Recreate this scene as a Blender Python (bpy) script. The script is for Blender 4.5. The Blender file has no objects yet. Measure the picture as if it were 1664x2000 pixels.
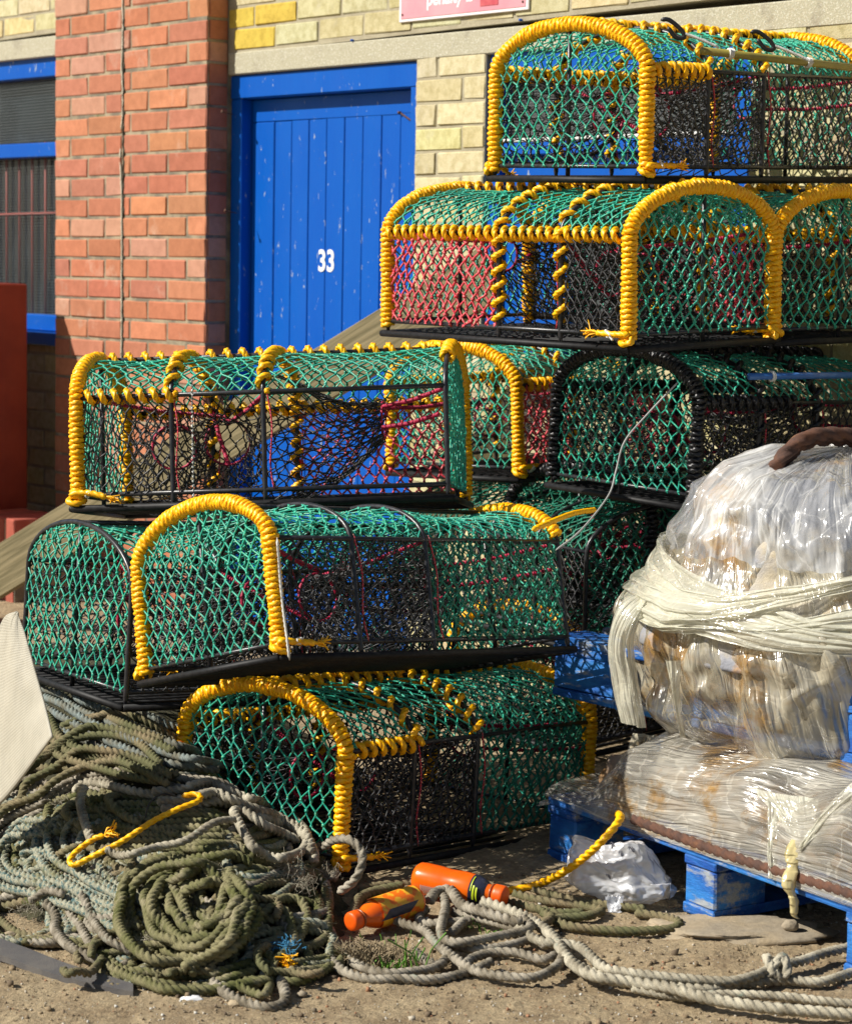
import bpy, math, random
import numpy as np
from mathutils import Matrix, Vector, noise as mnoise

# ------------------------------------------------------------------ camera
F = 4400.0                       # focal length in source pixels (1664 x 2000)
PITCH = math.atan(505/F); ROLL = 0.019; EYE = 1.35
_f = np.array([0, math.cos(PITCH), -math.sin(PITCH)]); _r = np.array([1., 0, 0]); _u = np.cross(_r, _f)
_c, _s = math.cos(ROLL), math.sin(ROLL)
R_ = _c*_r+_s*_u; U_ = -_s*_r+_c*_u; CAM = np.array([0, 0, EYE])
cam = bpy.data.objects.new('camera', bpy.data.cameras.new('camera'))
bpy.context.scene.collection.objects.link(cam)
m = Matrix.Identity(4)
for i in range(3):
    m[i][0] = R_[i]; m[i][1] = U_[i]; m[i][2] = -_f[i]; m[i][3] = CAM[i]
cam.matrix_world = m
cam.data.sensor_fit = 'HORIZONTAL'; cam.data.sensor_width = 36; cam.data.lens = F/1664*36
cam.data.clip_start = 0.05; cam.data.clip_end = 500
cam.data.dof.use_dof = True; cam.data.dof.focus_distance = 5.0; cam.data.dof.aperture_fstop = 9
bpy.context.scene.camera = cam

# wall axes: D runs along the wall to the right, N points out of it
PHI = math.radians(49.5)
D = np.array([math.cos(PHI), -math.sin(PHI), 0]); N = np.array([-math.sin(PHI), -math.cos(PHI), 0])
W0 = np.array([.013, 7.35, 0]); Z3 = np.array([0, 0, 1.])
# ------------------------------------------------------------------ light
SUN = N*1.0 - D*0.58 + Z3*0.97
SUN /= np.linalg.norm(SUN)
sun = bpy.data.objects.new('sun', bpy.data.lights.new('sun', 'SUN'))
bpy.context.scene.collection.objects.link(sun)
sun.data.energy = 5.0; sun.data.angle = math.radians(.5); sun.data.color = (1, .95, .86)
sun.rotation_euler = Vector(SUN).to_track_quat('Z', 'Y').to_euler()
sun.location = (-6, -3, 8)
w = bpy.data.worlds.new('World'); bpy.context.scene.world = w; w.use_nodes = True
nt = w.node_tree; nt.nodes.clear()
sky = nt.nodes.new('ShaderNodeTexSky'); sky.sky_type = 'NISHITA'; sky.sun_disc = False
sky.sun_elevation = math.asin(SUN[2]); sky.sun_rotation = math.atan2(SUN[0], SUN[1])
bg = nt.nodes.new('ShaderNodeBackground'); bg.inputs[1].default_value = .05

wo = nt.nodes.new('ShaderNodeOutputWorld')
nt.links.new(sky.outputs[0], bg.inputs[0]); nt.links.new(bg.outputs[0], wo.inputs[0])
vs = bpy.context.scene.view_settings
vs.view_transform = 'Standard'; vs.look = 'None'; vs.exposure = 0.42; vs.gamma = 1
bpy.context.scene.cycles.max_bounces = 8
bpy.context.scene.cycles.transparent_max_bounces = 12

# ------------------------------------------------------------------ helpers
rng = np.random.default_rng(7); random.seed(7)
COL = bpy.context.scene.collection

def ray(px, py): return _f + R_*(px-832)/F - U_*(py-1000)/F
def P(px, py, Y):
    d = ray(px, py); return CAM + d*(Y/d[1])
def G(px, py, z=0.0):
    d = ray(px, py); return CAM + d*((z-EYE)/d[2])
def WP(s, z, n=0.0): return W0 + D*s + N*n + Z3*(z+.013*s)
def PW(px, py, n=0.0):
    d = ray(px, py); t = ((W0+N*n-CAM)@N)/(d@N); q = CAM+d*t
    s = (q-W0)@D; return s, q[2]-.013*s

def mk(name, parts, mat, parent=None, smooth=True, col=None):
    """parts: list of (V,F) quads -> one mesh object"""
    Vs, Fs, o = [], [], 0
    for V, Fq in parts:
        Vs.append(np.asarray(V, float).reshape(-1, 3)); Fs.append(np.asarray(Fq, np.int64).reshape(-1, 4)+o); o += len(Vs[-1])
    V = np.concatenate(Vs); Fq = np.concatenate(Fs)
    me = bpy.data.meshes.new(name)
    me.vertices.add(len(V)); me.vertices.foreach_set('co', V.astype(np.float32).ravel())
    me.loops.add(Fq.size); me.loops.foreach_set('vertex_index', Fq.astype(np.int32).ravel())
    me.polygons.add(len(Fq)); me.polygons.foreach_set('loop_start', np.arange(0, Fq.size, 4, dtype=np.int32))
    me.update(calc_edges=True); me.validate()
    me.polygons.foreach_set('use_smooth', np.full(len(me.polygons), smooth)); 
    if col is not None and len(me.vertices) == len(V):
        a = me.attributes.new('Col', 'FLOAT_COLOR', 'POINT')
        c = np.concatenate([np.repeat([list(k)+[1]], len(v), 0) for k, v in zip(col, Vs)])
        a.data.foreach_set('color', c.astype(np.float32).ravel())
    me.materials.append(mat)
    ob = bpy.data.objects.new(name, me); COL.objects.link(ob)
    if parent is not None: ob.parent = parent
    return ob

def thing(name, label, cat, loc=(0, 0, 0), rot=(0, 0, 0), group=None):
    o = bpy.data.objects.new(name, None); COL.objects.link(o); o.location = loc; o.rotation_euler = rot
    o.empty_display_size = .1
    return tag(o, label, cat, group)
def tag(o, label, cat, group=None):
    o['label'] = label; o['category'] = cat
    if group: o['group'] = group
    return o

BOXF = np.array([[0, 3, 2, 1], [4, 5, 6, 7], [0, 1, 5, 4], [1, 2, 6, 5], [2, 3, 7, 6], [3, 0, 4, 7]])
def box(a, b):
    x0, y0, z0 = a; x1, y1, z1 = b
    return (np.array([[x0, y0, z0], [x1, y0, z0], [x1, y1, z0], [x0, y1, z0], [x0, y0, z1], [x1, y0, z1], [x1, y1, z1], [x0, y1, z1]], float), BOXF)
def hexa(c8): return (np.array(c8, float), BOXF)
def chbox(o, ex, ey, ez, lx, ly, lz, ch=.004, jit=0.0):
    """chamfered box from corner o along unit axes; all 12 edges bevelled"""
    o = np.array(o, float); ex, ey, ez = map(np.array, (ex, ey, ez))
    V, idx = [], {}
    def vid(i, j, k, ax):
        key = (i, j, k, ax)
        if key not in idx:
            p = np.array([i*lx, j*ly, k*lz], float); s = np.array([1-2*i, 1-2*j, 1-2*k])*ch
            for q in range(3):
                if q != ax: p[q] += s[q]
            p += rng.normal(0, jit, 3) if jit else 0
            idx[key] = len(V); V.append(o+ex*p[0]+ey*p[1]+ez*p[2])
        return idx[key]
    Fq = []
    for ax in range(3):
        b, c = (ax+1) % 3, (ax+2) % 3
        for sgn in (0, 1):
            def k3(bb, cc, a=sgn):
                t = [0, 0, 0]; t[ax] = a; t[b] = bb; t[c] = cc; return t
            q = [vid(*k3(0, 0), ax), vid(*k3(1, 0), ax), vid(*k3(1, 1), ax), vid(*k3(0, 1), ax)]
            Fq.append(q if sgn else q[::-1])
    for ax in range(3):     # edges parallel to ax
        b, c = (ax+1) % 3, (ax+2) % 3
        for bb in (0, 1):
            for cc in (0, 1):
                t0 = [0, 0, 0]; t0[b] = bb; t0[c] = cc; t1 = t0[:]; t1[ax] = 1
                q = [vid(*t0, b), vid(*t1, b), vid(*t1, c), vid(*t0, c)]
                Fq.append(q if (bb == cc) else q[::-1])
    for i in (0, 1):
        for j in (0, 1):
            for k in (0, 1):
                q = [vid(i, j, k, 0), vid(i, j, k, 1), vid(i, j, k, 2)]
                Fq.append((q if (i+j+k) % 2 else q[::-1])+[q[0] if (i+j+k) % 2 else q[2]])
    Fq = [f for f in Fq if len(set(f)) == 4]
    # corner triangles as degenerate-free quads: add centre vertex
    for i in (0, 1):
        for j in (0, 1):
            for k in (0, 1):
                a, b_, c_ = vid(i, j, k, 0), vid(i, j, k, 1), vid(i, j, k, 2)
                V.append((V[a]+V[b_])/2); mth = len(V)-1
                Fq.append([a, mth, b_, c_] if (i+j+k) % 2 else [c_, b_, mth, a])
    return (np.array(V), np.array(Fq))

def catmull(pts, step=.006, closed=False):
    p = np.array(pts, float)
    if closed: p = np.vstack([p[-1], p, p[0], p[1]])
    else: p = np.vstack([2*p[0]-p[1], p, 2*p[-1]-p[-2]])
    out = []
    for i in range(1, len(p)-2):
        n = max(2, int(np.linalg.norm(p[i+1]-p[i])/step))
        t = np.linspace(0, 1, n, endpoint=False)[:, None]
        out.append(.5*((2*p[i])+(-p[i-1]+p[i+1])*t+(2*p[i-1]-5*p[i]+4*p[i+1]-p[i+2])*t*t+(-p[i-1]+3*p[i]-3*p[i+1]+p[i+2])*t**3))
    if not closed: out.append(p[-2][None])
    return np.vstack(out)

def ringfaces(n, s, closed=False):
    i = np.arange(n if closed else n-1)[:, None]; j = np.arange(s)[None]
    a = i*s+j; b = i*s+(j+1) % s; i2 = (i+1) % n
    return np.stack([a, b, i2*s+(j+1) % s, i2*s+j], -1).reshape(-1, 4)

def frames(p):
    t = np.gradient(p, axis=0); t /= np.linalg.norm(t, axis=1)[:, None]+1e-12
    n = np.empty_like(p); ref = np.array([0, 0, 1.]) if abs(t[0][2]) < .9 else np.array([1., 0, 0])
    v = np.cross(t[0], ref); v /= np.linalg.norm(v); n[0] = v
    vx, vy, vz = v; T = t.tolist(); out = [(vx, vy, vz)]
    for k in range(1, len(T)):
        tx, ty, tz = T[k]; d = vx*tx+vy*ty+vz*tz
        vx -= d*tx; vy -= d*ty; vz -= d*tz
        l = math.sqrt(vx*vx+vy*vy+vz*vz) or 1; vx /= l; vy /= l; vz /= l
        out.append((vx, vy, vz))
    n = np.array(out); return t, n, np.cross(t, n)

def rope(p, r=.012, lobes=3, depth=.34, sides=12, twist=None, taper=True, fr=None, closed=False):
    """laid rope: lobed section that turns along its length"""
    p = np.asarray(p, float)
    t, n, b = fr if fr is not None else frames(p)
    L = np.concatenate([[0], np.cumsum(np.linalg.norm(np.diff(p, axis=0), axis=1))])
    twist = twist or r*7
    th = np.arange(sides)/sides*2*math.pi
    ph = L[:, None]/twist*2*math.pi
    rad = r*(1-depth+depth*1.15*np.abs(np.cos(lobes/2*th))**.7)[None]+0*ph
    th2 = th[None]+(ph if depth else 0*ph)
    rr = np.ones(len(p))
    if taper: rr[0] = rr[-1] = .35
    rad = rad*rr[:, None]
    V = p[:, None]+rad[..., None]*(np.cos(th2)[..., None]*n[:, None]+np.sin(th2)[..., None]*b[:, None])
    Fq = ringfaces(len(p), sides)
    if sides % 2 == 0 and sides >= 4:
        caps = []
        for base, rev in ((0, True), ((len(p)-1)*sides, False)):
            for k in range(1, sides-2, 2):
                q = [base, base+k, base+k+1, base+k+2]
                caps.append(q[::-1] if rev else q)
        Fq = np.vstack([Fq, caps])
    return (V.reshape(-1, 3), Fq)

def tube(p, r, sides=8): return rope(p, r, depth=0, sides=sides)
def rod(a, b, r, sides=8):
    a = np.array(a, float); b = np.array(b, float)
    return rope(np.array([a, a+(b-a)*.5, b]), r, depth=0, sides=sides, taper=False)

def strands(Pt, r, sides=4):
    """Pt (M,K,3): batch of thin tubes"""
    M, K, _ = Pt.shape
    if M == 0: return (np.zeros((0, 3)), np.zeros((0, 4), int))
    t = np.gradient(Pt, axis=1); t /= np.linalg.norm(t, axis=2)[..., None]+1e-12
    ref = np.array([.31, .42, .853]); n = np.cross(t, ref); n /= np.linalg.norm(n, axis=2)[..., None]+1e-9
    b = np.cross(t, n); th = np.arange(sides)/sides*2*math.pi
    r = np.broadcast_to(np.asarray(r), (M,))[:, None, None, None]
    V = Pt[:, :, None]+r*(np.cos(th)[None, None, :, None]*n[:, :, None]+np.sin(th)[None, None, :, None]*b[:, :, None])
    f0 = ringfaces(K, sides)
    Fq = (np.arange(M)[:, None, None]*K*sides+f0[None]).reshape(-1, 4)
    return (V.reshape(-1, 3), Fq)
CUBE = np.array([[-1, -1, -1], [1, -1, -1], [1, 1, -1], [-1, 1, -1], [-1, -1, 1], [1, -1, 1], [1, 1, 1], [-1, 1, 1]])*.6
def blobs(c, r):
    c = np.asarray(c); M = len(c)
    if M == 0: return (np.zeros((0, 3)), np.zeros((0, 4), int))
    jit = rng.normal(0, .18, (M, 8, 3))
    sc = rng.uniform(.8, 1.25, (M, 1, 3))
    V = c[:, None]+(CUBE[None]+jit)*sc*np.broadcast_to(r, (M,))[:, None, None]
    return (V.reshape(-1, 3), (np.arange(M)[:, None, None]*8+BOXF[None]).reshape(-1, 4))

def grid(fn, nu, nv, closed_u=False):
    u = np.linspace(0, 1, nu, endpoint=not closed_u); v = np.linspace(0, 1, nv)
    V = np.array([[fn(a, b) for b in v] for a in u])
    i = np.arange(nu if closed_u else nu-1)[:, None]; j = np.arange(nv-1)[None]; i2 = (i+1) % nu
    Fq = np.stack([i*nv+j, i2*nv+j, i2*nv+j+1, i*nv+j+1], -1).reshape(-1, 4)
    return (V.reshape(-1, 3), Fq)
def nz(x, y, z, o=4): return mnoise.fractal((x, y, z), 1.0, 2.0, o)

# ------------------------------------------------------------------ materials
def mat(name, base=(.5, .5, .5), rough=.6, c2=None, scale=20, mixlo=.4, mixhi=.6, bump=0, bscale=60, bdist=.002,
        c3=None, scale3=5, lo3=.55, hi3=.7, attr=False, coat=0, metal=0, stretch=(1, 1, 1), spec=.5, sub=0, rvar=0, det=6, fine=0):
    mt = bpy.data.materials.new(name); mt.use_nodes = True; t = mt.node_tree; nd = t.nodes; lk = t.links
    bs = nd['Principled BSDF']; bs.inputs['Roughness'].default_value = rough; bs.inputs['Metallic'].default_value = metal
    bs.inputs['Specular IOR Level'].default_value = spec; bs.inputs['Coat Weight'].default_value = coat
    if sub: bs.inputs['Transmission Weight'].default_value = sub
    tc = nd.new('ShaderNodeTexCoord'); mp = nd.new('ShaderNodeMapping'); lk.new(tc.outputs['Object'], mp.inputs[0])
    mp.inputs['Scale'].default_value = stretch
    def noise(sc, det=6, rg=.6):
        n = nd.new('ShaderNodeTexNoise'); n.inputs['Scale'].default_value = sc; n.inputs['Detail'].default_value = det
        n.inputs['Roughness'].default_value = rg; lk.new(mp.outputs[0], n.inputs['Vector']); return n
    def ramp(n, lo, hi):
        r = nd.new('ShaderNodeMapRange'); r.inputs[1].default_value = lo; r.inputs[2].default_value = hi
        lk.new(n.outputs[0], r.inputs[0]); return r
    def mix(f, a, b, mode='MIX'):
        x = nd.new('ShaderNodeMix'); x.data_type = 'RGBA'; x.blend_type = mode
        if isinstance(f, float): x.inputs[0].default_value = f
        else: lk.new(f, x.inputs[0])
        for k, q in ((6, a), (7, b)):
            if isinstance(q, tuple): x.inputs[k].default_value = (*q, 1)
            else: lk.new(q, x.inputs[k])
        return x.outputs[2]
    c = tuple(base)
    if attr:
        at = nd.new('ShaderNodeAttribute'); at.attribute_name = 'Col'; c = at.outputs['Color']
    if c2: c = mix(ramp(noise(scale, det), mixlo, mixhi).outputs[0], c, tuple(c2) if not attr else mix(1.0, c, tuple(c2), 'MULTIPLY'))
    if c3: c = mix(ramp(noise(scale3, 8, .7), lo3, hi3).outputs[0], c, tuple(c3))
    if fine:
        n = noise(bscale*1.3, 4, .8); r = nd.new('ShaderNodeMapRange'); r.inputs[1].default_value = .3; r.inputs[2].default_value = .7
        r.inputs[3].default_value = 1-fine; r.inputs[4].default_value = 1+fine; lk.new(n.outputs[0], r.inputs[0])
        cb = nd.new('ShaderNodeCombineColor')
        for k in range(3): lk.new(r.outputs[0], cb.inputs[k])
        c = mix(1.0, c, cb.outputs[0], 'MULTIPLY')
    if isinstance(c, tuple): bs.inputs['Base Color'].default_value = (*c, 1)
    else: lk.new(c, bs.inputs['Base Color'])
    if rvar:
        r = ramp(noise(scale*1.7), .3, .7); r.inputs[3].default_value = max(rough-rvar, .03); r.inputs[4].default_value = min(rough+rvar, 1)
        lk.new(r.outputs[0], bs.inputs['Roughness'])
    if bump:
        b = nd.new('ShaderNodeBump'); b.inputs['Strength'].default_value = bump; b.inputs['Distance'].default_value = bdist
        lk.new(noise(bscale, 8, .7).outputs[0], b.inputs['Height']); lk.new(b.outputs[0], bs.inputs['Normal'])
    return mt

M = {}
M['yellow'] = mat('yellow_rope', (1.0, .55, .002), .4, c2=(.92, .42, .001), scale=90, bump=.35, bscale=700, bdist=.0006, spec=.45, stretch=(1, 1, 1), c3=(.42, .22, .03), scale3=26, lo3=.66, hi3=.8)
M['blackrope'] = mat('black_rope', (.012, .012, .014), .38, bump=.4, bscale=600, bdist=.0006)
M['steel'] = mat('coated_steel', (.012, .013, .016), .33, c2=(.03, .03, .034), scale=60, bump=.3, bscale=250, bdist=.0008, c3=(.09, .08, .07), scale3=40, lo3=.66, hi3=.75)
M['basebar'] = mat('black_base_bars', (.006, .006, .007), .55, c2=(.014, .014, .015), scale=60, spec=.25, c3=(.05, .045, .04), scale3=30, lo3=.7, hi3=.76)  # base grid bars, a darker black than the hoop steel
M['green'] = mat('green_twine', (.014, .40, .27), .42, c2=(.02, .32, .24), scale=7, c3=(.60, .62, .10), scale3=330, lo3=.57, hi3=.66, bump=.4, bscale=900, bdist=.0004)
M['shade_green'] = mat('shaded_green_twine', (.004, .14, .085), .5, c2=(.006, .19, .12), scale=60, c3=(.25, .36, .06), scale3=330, lo3=.6, hi3=.7)  # the green twine again, its colour darkened to paint in shade
M['black'] = mat('black_twine', (.014, .014, .016), .5, c2=(.03, .03, .033), scale=200, bump=.4, bscale=900, bdist=.0004)
M['red'] = mat('red_twine', (.62, .02, .05), .5, c2=(.55, .17, .17), scale=260, mixlo=.5, mixhi=.56)
M['pink'] = mat('crimson_cord', (.52, .012, .07), .5, c2=(.28, .008, .04), scale=120, bump=.5, bscale=600, bdist=.0006)
M['white'] = mat('white_twine', (.7, .7, .66), .5)
M['rod_olive'] = mat('olive_rod', (.32, .27, .05), .4, c2=(.26, .21, .05), scale=40)
M['rod_blue'] = mat('blue_rod', (.03, .13, .42), .35, c2=(.05, .18, .5), scale=40)
M['hook'] = mat('black_rubber', (.015, .015, .016), .45)
M['gravelrope'] = mat('grey_rope', (.36, .32, .25), .85, c2=(.15, .125, .085), scale=24, c3=(.26, .28, .22), scale3=14, lo3=.6, hi3=.68, bump=.9, bscale=420, bdist=.0015, fine=.35)
M['whiterope'] = mat('pale_rope', (.46, .42, .32), .85, c2=(.24, .21, .15), scale=22, c3=(.22, .30, .25), scale3=30, lo3=.62, hi3=.72, bump=.9, bscale=420, bdist=.0015, fine=.35)
M['teal'] = mat('teal_flecked_rope', (.34, .33, .24), .85, c2=(.07, .14, .14), scale=120, mixlo=.48, mixhi=.6, c3=(.16, .15, .06), scale3=9, lo3=.52, hi3=.66, bump=.9, bscale=420, bdist=.0015, fine=.35)
M['olive'] = mat('mossy_olive_rope', (.23, .205, .105), .9, c2=(.095, .10, .025), scale=9, c3=(.30, .26, .16), scale3=12, lo3=.52, hi3=.66, bump=1, bscale=420, bdist=.0018, fine=.4)
M['tan'] = mat('tan_rope', (.23, .18, .10), .9, c2=(.12, .12, .05), scale=10, bump=1, bscale=420, bdist=.0018, fine=.4)
M['bluerope'] = mat('pale_blue_rope', (.19, .23, .22), .85, c2=(.14, .13, .09), scale=22, bump=.9, bscale=420, bdist=.0015, fine=.35)
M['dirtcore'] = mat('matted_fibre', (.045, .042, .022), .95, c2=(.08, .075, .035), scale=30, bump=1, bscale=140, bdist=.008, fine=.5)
M['brick'] = mat('brick', attr=True, rough=.88, c3=(.58, .42, .32), scale3=4.5, lo3=.60, hi3=.86, c2=(.78, .74, .70), scale=26, mixlo=.35, mixhi=.72, bump=.55, bscale=190, bdist=.0022, fine=.13)
M['buff'] = mat('buff_brick', attr=True, rough=.92, c3=(.42, .38, .26), scale3=7, lo3=.60, hi3=.8, c2=(.78, .75, .64), scale=34, mixlo=.4, mixhi=.65, bump=.8, bscale=230, bdist=.003, fine=.22)
M['mortar'] = mat('mortar', (.36, .30, .20), .95, c2=(.17, .15, .11), scale=11, c3=(.12, .13, .06), scale3=5, lo3=.60, hi3=.7, bump=.8, bscale=180, bdist=.003, fine=.25)
M['mortar_buff'] = mat('sandy_mortar', (.40, .36, .25), .95, c2=(.33, .29, .20), scale=14, bump=.8, bscale=180, bdist=.003, fine=.2)
M['conc'] = mat('pebbly_concrete', (.42, .39, .28), .93, c2=(.56, .54, .44), scale=170, mixlo=.53, mixhi=.62, c3=(.30, .27, .20), scale3=9, lo3=.55, hi3=.72, bump=.9, bscale=170, bdist=.003, fine=.15)
def paint(name, base, flake=(.30, .36, .42), lo=.635, sc=50):
    return mat(name, base, .42, c2=(base[0]*1.5+.001, base[1]*1.18, base[2]*1.06), scale=5, mixlo=.35, mixhi=.7, c3=flake, scale3=sc, lo3=lo, hi3=lo+.025,
               bump=.35, bscale=38, bdist=.004, stretch=(1, 1, .35), rvar=.1, spec=.22)
M['blue'] = paint('blue_gloss_paint', (.0004, .080, .42))
M['palblue'] = mat('weathered_blue_paint', (.002, .07, .34), .6, c2=(.02, .19, .55), scale=9, c3=(.30, .33, .36), scale3=12, lo3=.54, hi3=.62, bump=.8, bscale=70, bdist=.004, stretch=(.5, 1, 1.6), fine=.2)
M['palwood'] = mat('grey_pallet_wood', (.24, .20, .14), .85, c2=(.05, .13, .33), scale=9, mixlo=.45, mixhi=.56, bump=.8, bscale=60, bdist=.004, stretch=(1, 1, 1))
M['digit'] = mat('white_paint', (.8, .8, .78), .5, bump=.3, bscale=80)
M['redsteel'] = mat('red_brown_paint', (.20, .022, .008), .5, c2=(.26, .035, .012), scale=5, bump=.4, bscale=30, bdist=.003, rvar=.1)
M['signpink'] = mat('faded_pink_sign', (.66, .27, .32), .35, c2=(.70, .34, .38), scale=5)
M['signred'] = mat('red_patch', (.50, .07, .09), .4, c2=(.56, .12, .13), scale=30)
M['signwhite'] = mat('sign_white', (.82, .78, .78), .35)
M['rust'] = mat('rusty_steel', (.13, .055, .03), .85, c2=(.07, .035, .025), scale=30, c3=(.34, .15, .04), scale3=20, lo3=.6, hi3=.75, bump=.8, bscale=160, bdist=.002)
M['dark_fill'] = mat('near_black', (.05, .045, .03), .95, bump=.8, bscale=200)  # one near-black for the crack and the room behind the wall
M['sealant'] = mat('pale_sealant', (.62, .58, .46), .7, c2=(.5, .46, .35), scale=40)
M['sand'] = mat('sandy_ground', (.42, .325, .195), .95, c2=(.27, .195, .11), scale=11, mixlo=.38, mixhi=.66, c3=(.42, .35, .24), scale3=120, lo3=.58, hi3=.66, bump=1, bscale=70, bdist=.012, fine=.35, det=10)
M['stone'] = mat('stone', (.40, .31, .19), .9, c2=(.30, .25, .18), scale=6, bump=.7, bscale=40, bdist=.006, fine=.2)
M['pebble'] = mat('pebbles', attr=True, rough=.85, c2=(.8, .8, .8), scale=200)
M['rubber'] = mat('grey_rubber', (.085, .08, .08), .6, bump=.7, bscale=300, bdist=.002, c2=(.12, .11, .10), scale=20)
M['leaf'] = mat('weed_green', (.10, .25, .02), .6)
M['dry'] = mat('dry_grass', (.36, .28, .17), .9, c2=(.22, .17, .10), scale=60)
M['inner'] = mat('wire_rope_dark', (.17, .16, .15), .7, c2=(.30, .16, .05), scale=5, c3=(.12, .11, .11), scale3=9, lo3=.52, hi3=.62, bump=.7, bscale=90, bdist=.005)
M['core'] = mat('stained_core', (.27, .28, .32), .6, c2=(.48, .41, .29), scale=3.2, mixlo=.48, mixhi=.58, c3=(.46, .24, .06), scale3=5, lo3=.55, hi3=.66, bump=.5, bscale=30, bdist=.01, fine=.15)
M['bluenet'] = mat('blue_twine', (.05, .25, .45), .6)

# timber: grain along local X
def wood():
    mt = mat('weathered_timber', (.27, .215, .12), .8)
    t = mt.node_tree; nd = t.nodes; lk = t.links; bs = nd['Principled BSDF']
    tc = nd.new('ShaderNodeTexCoord'); mp = nd.new('ShaderNodeMapping'); mp.inputs['Scale'].default_value = (1.2, 30, 30)
    lk.new(tc.outputs['Object'], mp.inputs[0])
    n = nd.new('ShaderNodeTexNoise'); n.inputs['Scale'].default_value = 3; n.inputs['Detail'].default_value = 8; n.inputs['Distortion'].default_value = .6
    lk.new(mp.outputs[0], n.inputs['Vector'])
    cr = nd.new('ShaderNodeValToRGB'); cr.color_ramp.elements[0].position = .35; cr.color_ramp.elements[1].position = .62
    cr.color_ramp.elements[0].color = (.12, .10, .045, 1); cr.color_ramp.elements[1].color = (.25, .205, .11, 1)  # both grain tones darkened to carry the shadow lying on the board
    lk.new(n.outputs[0], cr.inputs[0]); lk.new(cr.outputs[0], bs.inputs['Base Color'])
    b = nd.new('ShaderNodeBump'); b.inputs['Strength'].default_value = .6; b.inputs['Distance'].default_value = .003
    lk.new(n.outputs[0], b.inputs['Height']); lk.new(b.outputs[0], bs.inputs['Normal'])
    return mt
M['wood'] = wood()

def film(name, base, stain, lo, hi, pleat, crink=14, rough=.28, b1=.010, b2=.006, stlo=.58, sthi=.70, sfreq=5, gl_r=.12, line=.35):
    """stretch wrap: clear where single, milky where layered; sharp pleats along its pull, stained in patches"""
    mt = bpy.data.materials.new(name); mt.use_nodes = True; t = mt.node_tree; nd = t.nodes; lk = t.links
    bs = nd['Principled BSDF']; out = nd['Material Output']
    bs.inputs['Roughness'].default_value = rough; bs.inputs['Specular IOR Level'].default_value = .6
    tc = nd.new('ShaderNodeTexCoord'); at = nd.new('ShaderNodeAttribute'); at.attribute_name = 'flow'
    mp = nd.new('ShaderNodeMapping'); mp.inputs['Scale'].default_value = pleat; lk.new(at.outputs['Vector'], mp.inputs[0])
    def nzn(vec, sc, det, rg=.5, dist=0):
        n = nd.new('ShaderNodeTexNoise'); n.inputs['Scale'].default_value = sc; n.inputs['Detail'].default_value = det; n.inputs['Roughness'].default_value = rg; n.inputs['Distortion'].default_value = dist
        lk.new(vec, n.inputs['Vector']); return n.outputs[0]
    def mth(op, a, b=0., c=None):
        m_ = nd.new('ShaderNodeMath'); m_.operation = op
        for k_, q in enumerate((a, b)):
            if isinstance(q, (int, float)): m_.inputs[k_].default_value = q
            else: lk.new(q, m_.inputs[k_])
        return m_.outputs[0]
    def rng_(x, a, b, c, d):
        r_ = nd.new('ShaderNodeMapRange'); r_.interpolation_type = 'SMOOTHSTEP'
        for k_, q in ((1, a), (2, b), (3, c), (4, d)): r_.inputs[k_].default_value = q
        lk.new(x, r_.inputs[0]); return r_.outputs[0]
    n1 = nzn(mp.outputs[0], 1, 3, .5, .25); ridge = mth('ABSOLUTE', mth('SUBTRACT', n1, .5))
    n3 = nzn(tc.outputs['Object'], crink, 2, .5, 1.0); ridge3 = mth('ABSOLUTE', mth('SUBTRACT', n3, .5))
    n2 = nzn(tc.outputs['Object'], sfreq, 6, .7)
    nL = nzn(tc.outputs['Object'], 3.3, 3, .5)
    mx = nd.new('ShaderNodeMix'); mx.data_type = 'RGBA'; lk.new(rng_(n2, stlo, sthi, 0, 1), mx.inputs[0]); mx.inputs[6].default_value = (*base, 1); mx.inputs[7].default_value = (*stain, 1)
    lk.new(mx.outputs[2], bs.inputs['Base Color'])
    tl = nd.new('ShaderNodeBsdfTranslucent'); lk.new(mx.outputs[2], tl.inputs[0])
    ms = nd.new('ShaderNodeMixShader'); ms.inputs[0].default_value = .25; lk.new(bs.outputs[0], ms.inputs[1]); lk.new(tl.outputs[0], ms.inputs[2])
    tr = nd.new('ShaderNodeBsdfTransparent'); tr.inputs[0].default_value = (.97, .965, .95, 1)
    # opacity: broad patches + whitened crease lines
    al = mth('ADD', rng_(nL, .35, .65, lo, hi), rng_(ridge, 0, .035, line, 0)); al = mth('ADD', al, rng_(ridge3, 0, .02, line*.6, 0)); al = mth('MINIMUM', al, .98)
    m2 = nd.new('ShaderNodeMixShader'); lk.new(al, m2.inputs[0]); lk.new(tr.outputs[0], m2.inputs[1]); lk.new(ms.outputs[0], m2.inputs[2])
    gl = nd.new('ShaderNodeBsdfGlossy'); gl.inputs['Roughness'].default_value = gl_r; gl.inputs[0].default_value = (1, 1, 1, 1)
    fr = nd.new('ShaderNodeFresnel'); fr.inputs[0].default_value = 1.6
    m3 = nd.new('ShaderNodeMixShader'); lk.new(mth('MINIMUM', mth('ADD', fr.outputs[0], .05), .5), m3.inputs[0]); lk.new(m2.outputs[0], m3.inputs[1]); lk.new(gl.outputs[0], m3.inputs[2])
    lk.new(m3.outputs[0], out.inputs[0])
    h_ = mth('ADD', mth('MULTIPLY', ridge, b1), mth('MULTIPLY', ridge3, b2))
    b = nd.new('ShaderNodeBump'); b.inputs['Strength'].default_value = 1; b.inputs['Distance'].default_value = 1.0
    lk.new(h_, b.inputs['Height'])
    for q in (bs, gl, fr): lk.new(b.outputs[0], q.inputs['Normal'])
    return mt
M['film'] = film('grubby_stretch_wrap', (.66, .60, .45), (.56, .33, .10), .30, .72, (30, 4, 1), b1=.030, b2=.006, gl_r=.20, stlo=.50, sthi=.64)
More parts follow.
